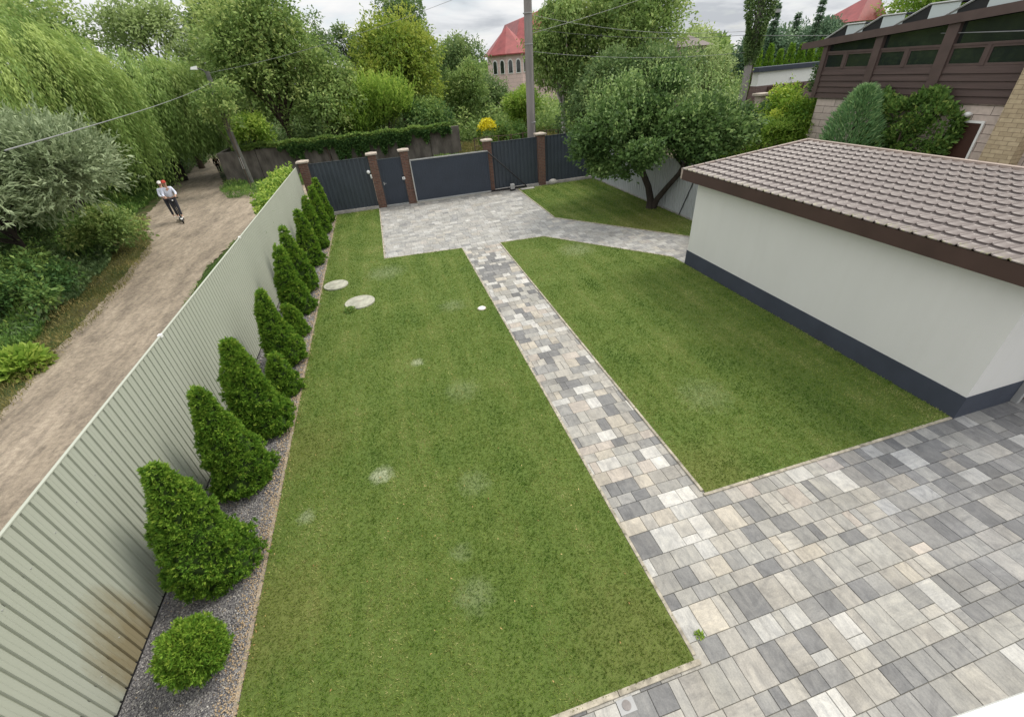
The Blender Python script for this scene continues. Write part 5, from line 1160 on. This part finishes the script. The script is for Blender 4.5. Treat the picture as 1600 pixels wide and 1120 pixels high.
weeds('short green grass verge between dirt path and pale fence', [(-4.15, 8.2), (-4.5, 9.3), (-5.7, 11.4), (-6.9, 14.3), (-7.2, 18), (-6.8, 22.6), (-5.7, 24.6), (-4.1, 24.6)], 16000, .14, .11, .12, LM['weed'], 205, name='verge_grass')
weeds('grass at the foot of the dark concrete wall', [(-10.9, 34.2), (-9.6, 31.0), (-7.6, 30.4), (-6.0, 32.4), (6, 32.6), (6, 35.9), (-10.7, 35.9)], 18000, .35, .18, .16, LM['weed'], 206, name='verge_grass')
weeds('light rough grass behind the wire fence', [(5.5, 31.5), (14, 31.2), (16, 44), (5.5, 40)], 16000, .6, .22, .14, LM['dry'], 207, name='verge_grass')
weeds('green ground cover in the neighbouring garden', [(11.3, 12), (16.4, 12), (16.4, 30), (11.3, 30)], 9000, .4, .2, .4, LM['weed'], 208, name='verge_grass')
weeds('dense dark green thicket behind the old concrete wall', [(-10.5, 37.2), (5.5, 37.2), (8, 60), (-14, 60)], 42000, 3.0, .28, .5, LM['dark'], 221, name='thicket', upz=.3, zpow=.8)
weeds('dark green thicket in the shade behind the willows', [(-15.8, 44), (-17.5, 36), (-23, 34), (-34, 30), (-45, 40), (-30, 62), (-16, 60)], 42000, 3.4, .32, .5, LM['dark'], 222, name='thicket', upz=.3, zpow=.8)
weeds('green thicket between the shrubs left of the pink house', [(6, 42), (24, 40), (34, 62), (7, 62)], 36000, 2.8, .3, .5, LM['mid'], 223, name='thicket', upz=.3, zpow=.8)
weeds('green thicket beyond the white shed and the ivy pole', [(20, 31), (30, 30), (60, 45), (60, 62), (24, 60)], 36000, 3.0, .3, .5, LM['mid'], 224, name='thicket', upz=.3, zpow=.8)
def clump(name, lb, x, y, r, h, n, leaf, lm, seed):
    rg = np.random.default_rng(seed); root = thing(name, lb, 'plant', (x, y, 0)); d = sph(rg, n); d[:, 2] = np.abs(d[:, 2]); q = rg.random((n, 1))**.4
    P = d*q*np.array([r, r, h])+np.array([x, y, 0]); leaves('foliage', P, d+rg.normal(0, .5, d.shape), leaf*rg.uniform(.7, 1.3, n), leaf*.6, np.clip(rg.normal(.6, .2, n), 0, 1), lm, root, rg)
    MB().tube([(x, y, -.05), (x, y, h*.6)], .012, 5).build('stem', M['bark'], root)
clump('burdock', 'bright yellow green burdock clump at the left edge of the dirt path', -9.75, 11.9, .55, .55, 700, .20, LM['bright'], 211)
clump('burdock', 'bright broad leaved weeds at the far left of the picture', -10.8, 11.0, .7, .6, 900, .20, LM['bright'], 212)
clump('weed', 'small dark green weed at the rim of the nearer manhole cover', -1.82, 11.78, .16, .14, 300, .05, LM['weed'], 213)
clump('weed', 'tiny weed growing in a paving joint near the lawn corner', 2.27, 1.66, .045, .018, 90, .028, LM['bright'], 214)

# far woods closing the horizon
def woods():
    rg = np.random.default_rng(301); n = 60000; a = rg.uniform(R_(-62), R_(82), n); dist = rg.uniform(95, 125, n)
    hh = 5.6+1.3*np.sin(a*23)+1.0*np.sin(a*61+1)+.8*np.sin(a*117); z = rg.random(n)**.7*hh
    P = np.stack([dist*np.sin(a), dist*np.cos(a), z], 1); o = leaves('far_woods', P, rg.normal(0, 1, P.shape)+np.array([0, 0, .5]), 1.5, .9, np.clip(rg.normal(.4, .18, n), 0, 1), LM['mid'], None, rg)
    tag(o, 'distant green woods closing the horizon', 'woods', kind='stuff')
woods()

# ================================================================== PEOPLE
def skin(name, V, E, Rr, mat, parent, root_i=0, sub=2):
    base = origin(parent); me = bpy.data.meshes.new(name); me.from_pydata([tuple(Vector(v)-base) for v in V], E, []); o = bpy.data.objects.new(name, me); C.objects.link(o); o.parent = parent
    md = o.modifiers.new('skin', 'SKIN'); md.use_smooth_shade = True
    if not me.skin_vertices: me.attributes.new('x', 'FLOAT', 'POINT')
    for i, r in enumerate(Rr):
        sv_ = me.skin_vertices[0].data[i]; sv_.radius = (r, r) if not isinstance(r, tuple) else r; sv_.use_root = (i == root_i)
    s = o.modifiers.new('sub', 'SUBSURF'); s.levels = sub; s.render_levels = sub; me.materials.append(mat)
    return o
class Sk:
    def __init__(s): s.V = []; s.E = []; s.R = []
    def a(s, p, r, prev=None):
        s.V.append(tuple(p)); s.R.append(r); i = len(s.V)-1
        if prev is not None: s.E.append((prev, i))
        return i
def person(lb, X, Y, z0, face, pose, top, legs, capmat, sc_=1.0, cat='person', hair=True, group=None):
    """face : unit vector the person faces; pose : dict of local joints (right, forward, up) in metres for a 1.78 m adult"""
    f = Vector((face[0], face[1], 0)).normalized(); r_ = Vector((f.y, -f.x, 0))
    W = lambda p: Vector((X, Y, z0))+(r_*p[0]+f*p[1]+Vector((0, 0, p[2])))*sc_
    t_ = thing('person', lb, cat, (X, Y, z0), group); J = pose; k = Sk(); S_ = sc_
    pel = k.a(W(J['pelvis']), .125*S_); wa = k.a(W(J['waist']), .115*S_, pel); ch = k.a(W(J['chest']), (.155*S_, .12*S_), wa); nk0 = k.a(W(J['neck']), .06*S_, ch)
    hd = Vector(J['head']); h0 = k.a(W(hd+Vector((0, -.005, -.05))), .072*S_, nk0); h1 = k.a(W(hd+Vector((0, 0, .03))), .088*S_, h0); h2 = k.a(W(hd+Vector((0, -.01, .10))), .065*S_, h1)
    k.a(W(hd+Vector((0, .098, -.005))), .014*S_, h1)                       # nose
    for sgn in (-1, 1): k.a(W(hd+Vector((sgn*.088, -.01, 0))), .018*S_, h1)  # ears
    for sd_ in ('L', 'R'):
        sg = -1 if sd_ == 'L' else 1
        sh, el, wr = Vector(J['sh'+sd_]), Vector(J['el'+sd_]), Vector(J['wr'+sd_])
        a_ = k.a(W(sh), .055*S_, ch); b2 = k.a(W(sh.lerp(el, .5)), .047*S_, a_); c2 = k.a(W(el), .040*S_, b2); d2 = k.a(W(el.lerp(wr, .5)), .036*S_, c2); e2 = k.a(W(wr), .026*S_, d2)
        hv = (wr-el).normalized(); pm = wr+hv*.07; p2_ = k.a(W(pm), (.036*S_, .018*S_), e2)
        side = Vector((1, 0, 0)) if abs(hv.x) < .9 else Vector((0, 1, 0)); dn_ = hv.cross(side).normalized()
        if dn_.z > 0: dn_ = -dn_
        for q, ln_ in enumerate((.062, .074, .070, .056)):
            b0 = pm+side*(.027-.018*q)+hv*.03; k1 = k.a(W(b0), .010*S_, p2_); k2 = k.a(W(b0+hv*ln_*.5+dn_*.012), .009*S_, k1); k.a(W(b0+hv*ln_*.62+dn_*ln_*.55), .008*S_, k2)
        th_ = wr+hv*.03+side*.038*(-sg); t1 = k.a(W(th_), .011*S_, p2_); k.a(W(th_+hv*.04+dn_*.03), .009*S_, t1)
        hp, kn, an = Vector(J['hp'+sd_]), Vector(J['kn'+sd_]), Vector(J['an'+sd_])
        a_ = k.a(W(hp), .085*S_, pel); b2 = k.a(W(hp.lerp(kn, .5)), .072*S_, a_); c2 = k.a(W(kn), .052*S_, b2); d2 = k.a(W(kn.lerp(an, .4)), .05*S_, c2); e2 = k.a(W(an), .034*S_, d2)
        k.a(W(an+Vector((0, .13, -.045))), .03*S_, e2)
    body = skin('body', k.V, k.E, k.R, M['skin'], t_)
    # upper garment
    g_ = Sk(); a0 = g_.a(W(Vector(J['pelvis'])+Vector((0, 0, -.02))), (.150*S_, .125*S_)); a1 = g_.a(W(J['waist']), (.145*S_, .125*S_), a0); a2 = g_.a(W(J['chest']), (.180*S_, .135*S_), a1); g_.a(W(Vector(J['neck'])+Vector((0, 0, -.03))), .07*S_, a2)
    for sd_ in ('L', 'R'):
        sh, el, wr = Vector(J['sh'+sd_]), Vector(J['el'+sd_]), Vector(J['wr'+sd_]); q1 = g_.a(W(sh), .078*S_, a2); q2 = g_.a(W(sh.lerp(el, .5)), .066*S_, q1); q3 = g_.a(W(el), .056*S_, q2); g_.a(W(el.lerp(wr, .8)), .046*S_, q3)
    skin('shirt', g_.V, g_.E, g_.R, M[top], t_)
    g_ = Sk(); a0 = g_.a(W(Vector(J['pelvis'])+Vector((0, 0, .02))), (.145*S_, .12*S_))
    for sd_ in ('L', 'R'):
        hp, kn, an = Vector(J['hp'+sd_]), Vector(J['kn'+sd_]), Vector(J['an'+sd_]); q1 = g_.a(W(hp), .098*S_, a0); q2 = g_.a(W(hp.lerp(kn, .5)), .086*S_, q1); q3 = g_.a(W(kn), .066*S_, q2); g_.a(W(kn.lerp(an, .9)), .056*S_, q3)
    skin('trousers', g_.V, g_.E, g_.R, M[legs], t_)
    for sd_ in ('L', 'R'):
        an = Vector(J['an'+sd_]); g_ = Sk(); q0 = g_.a(W(an+Vector((0, -.05, -.05))), (.045*S_, .04*S_)); q1 = g_.a(W(an+Vector((0, .06, -.055))), (.048*S_, .035*S_), q0); g_.a(W(an+Vector((0, .17, -.065))), (.042*S_, .028*S_), q1); skin('shoe', g_.V, g_.E, g_.R, M['white_cloth' if top == 'shirt' else 'black_cloth'], t_, 0, 1)
    hc = W(hd+Vector((0, 0, .055))); b_ = MB(); b_.ball((W(hd+Vector((0, -.025, .035)))), .098*S_, 12, (1, 1, 1.05)); b_.build('hair', M['hair'], t_, smooth=True)
    for sgn in (-1, 1): MB().ball(W(hd+Vector((sgn*.033, .082, .018))), .013*S_, 8).build('eye', M['black_cloth'], t_, smooth=True)
    MB().ball(W(hd+Vector((0, .080, -.045))), .020*S_, 8, (1.2, .4, .4)).build('mouth', M['red_cloth'], t_, smooth=True)
    if capmat:
        b_ = MB(); n = 14; rr = .108*S_
        vs = [tuple(hc+Vector((rr*math.cos(a)*math.cos(e), rr*math.sin(a)*math.cos(e), rr*.95*math.sin(e)))) for e in np.linspace(0, 1.5, 5) for a in np.linspace(0, 2*math.pi, n, endpoint=False)]
        b_.add(vs, [(i*n+q, i*n+(q+1) % n, (i+1)*n+(q+1) % n, (i+1)*n+q) for i in range(4) for q in range(n)]+[tuple(range(4*n, 5*n))])
        pk = [W(hd+Vector((u, v_, .055+w_))) for (u, v_, w_) in ((-.07, .06, 0), (.07, .06, 0), (.06, .18, -.012), (-.06, .18, -.012), (-.07, .06, .01), (.07, .06, .01), (.06, .18, -.002), (-.06, .18, -.002))]
        b_.hexa([tuple(p) for p in pk]); b_.build('cap', M[capmat], t_, smooth=False)
    return t_
ride = dict(pelvis=(0, -.02, .98), waist=(0, 0, 1.12), chest=(0, .04, 1.34), neck=(0, .05, 1.52), head=(0, .08, 1.66),
            shL=(-.19, .03, 1.42), shR=(.19, .03, 1.42), elL=(-.27, .14, 1.18), elR=(.27, .14, 1.18), wrL=(-.22, .36, 1.12), wrR=(.22, .36, 1.12),
            hpL=(-.09, -.02, .92), hpR=(.09, -.02, .92), knL=(-.10, .06, .52), knR=(.09, -.02, .52), anL=(-.08, .08, .11), anR=(.07, -.16, .11))
SX, SY = -10.75, 26.5; fc = Vector((.42, -1, 0)).normalized(); rt = Vector((fc.y, -fc.x, 0))
person('person in a white shirt, dark trousers and red cap riding an electric scooter', SX, SY, .17, fc, ride, 'shirt', 'jeans', 'red_cloth', 1.03, group='two people on one scooter')
hold = dict(ride); hold.update(elL=(-.24, .10, 1.16), elR=(.24, .10, 1.16), wrL=(-.15, .22, 1.08), wrR=(.15, .22, 1.08), knL=(-.09, .03, .52), knR=(.09, .03, .52), anL=(-.08, .0, .11), anR=(.08, -.02, .11), head=(0, .02, 1.66))
bp = Vector((SX, SY, 0))-fc*.36+rt*.17
person('person in a white cap peeking out behind the rider in the red cap', bp.x, bp.y, .17, fc, hold, 'shirt', 'jeans', 'white_cloth', 1.0, group='two people on one scooter')
t_ = thing('scooter', 'dark electric kick scooter under the two riders on the dirt path', 'scooter', (SX, SY, 0))
SW = lambda u, v_, z: tuple(Vector((SX, SY, 0))+rt*u+fc*v_+Vector((0, 0, z)))
MB().hexa([SW(-.1, -.62, .11), SW(.1, -.62, .11), SW(.1, .32, .11), SW(-.1, .32, .11), SW(-.1, -.62, .165), SW(.1, -.62, .165), SW(.1, .32, .165), SW(-.1, .32, .165)]).build('deck', M['black_metal'], t_, bevel=.01)
for v_ in (.56, -.70):
    b_ = MB(); n = 18; c_ = Vector(SW(0, v_, .12)); vs = []
    for s_ in (-.03, .03):
        for rr in (.125, .06): vs += [tuple(c_+rt*s_+fc*rr*math.cos(a)+Vector((0, 0, rr*math.sin(a)))) for a in np.linspace(0, 2*math.pi, n, endpoint=False)]
    fs = [];
    for (p, q) in ((0, 1), (1, 3), (3, 2), (2, 0)): fs += [(p*n+i, p*n+(i+1) % n, q*n+(i+1) % n, q*n+i) for i in range(n)]
    b_.add(vs, fs); wh = b_.build('wheel', M['rubber'], t_)
    MB().tube([tuple(c_-rt*.04), tuple(c_+rt*.04)], .058, 12).build('hub', M['frame_grey'], wh)
MB().tube([SW(0, .56, .13), SW(0, .50, .35), SW(0, .40, 1.18)], .026, 8).build('stem', M['black_metal'], t_)
MB().tube([SW(0, .30, .14), SW(0, .52, .30)], .03, 8).build('neck', M['black_metal'], t_)
MB().tube([SW(-.25, .40, 1.2), SW(.25, .40, 1.2)], .018, 8).build('handlebar', M['black_metal'], t_)
for u in (-.23, .23): MB().tube([SW(u-.06, .40, 1.2), SW(u+.06, .40, 1.2)], .024, 8).build('grip', M['rubber'], t_)
MB().ball(SW(0, .45, 1.12), .035, 8).build('headlight', M['white'], t_, smooth=True)
MB().hexa([SW(-.05, .46, .24), SW(.05, .46, .24), SW(.05, .72, .22), SW(-.05, .72, .22), SW(-.05, .46, .265), SW(.05, .46, .265), SW(.05, .72, .24), SW(-.05, .72, .24)]).build('mudguard', M['white'], t_)
walk = dict(pelvis=(0, 0, .94), waist=(0, 0, 1.08), chest=(0, .02, 1.30), neck=(0, .02, 1.48), head=(0, .04, 1.62), shL=(-.19, 0, 1.38), shR=(.19, 0, 1.38), elL=(-.24, -.08, 1.10), elR=(.24, .02, 1.10), wrL=(-.22, .02, .88), wrR=(.22, .14, .88),
            hpL=(-.09, 0, .88), hpR=(.09, 0, .88), knL=(-.09, .12, .50), knR=(.09, -.02, .48), anL=(-.09, .16, .09), anR=(.09, -.24, .12))
person('person in black clothes walking far along the dirt path', -12.95, 42.5, -.03, (.3, -1), walk, 'black_cloth', 'black_cloth', None, .78)
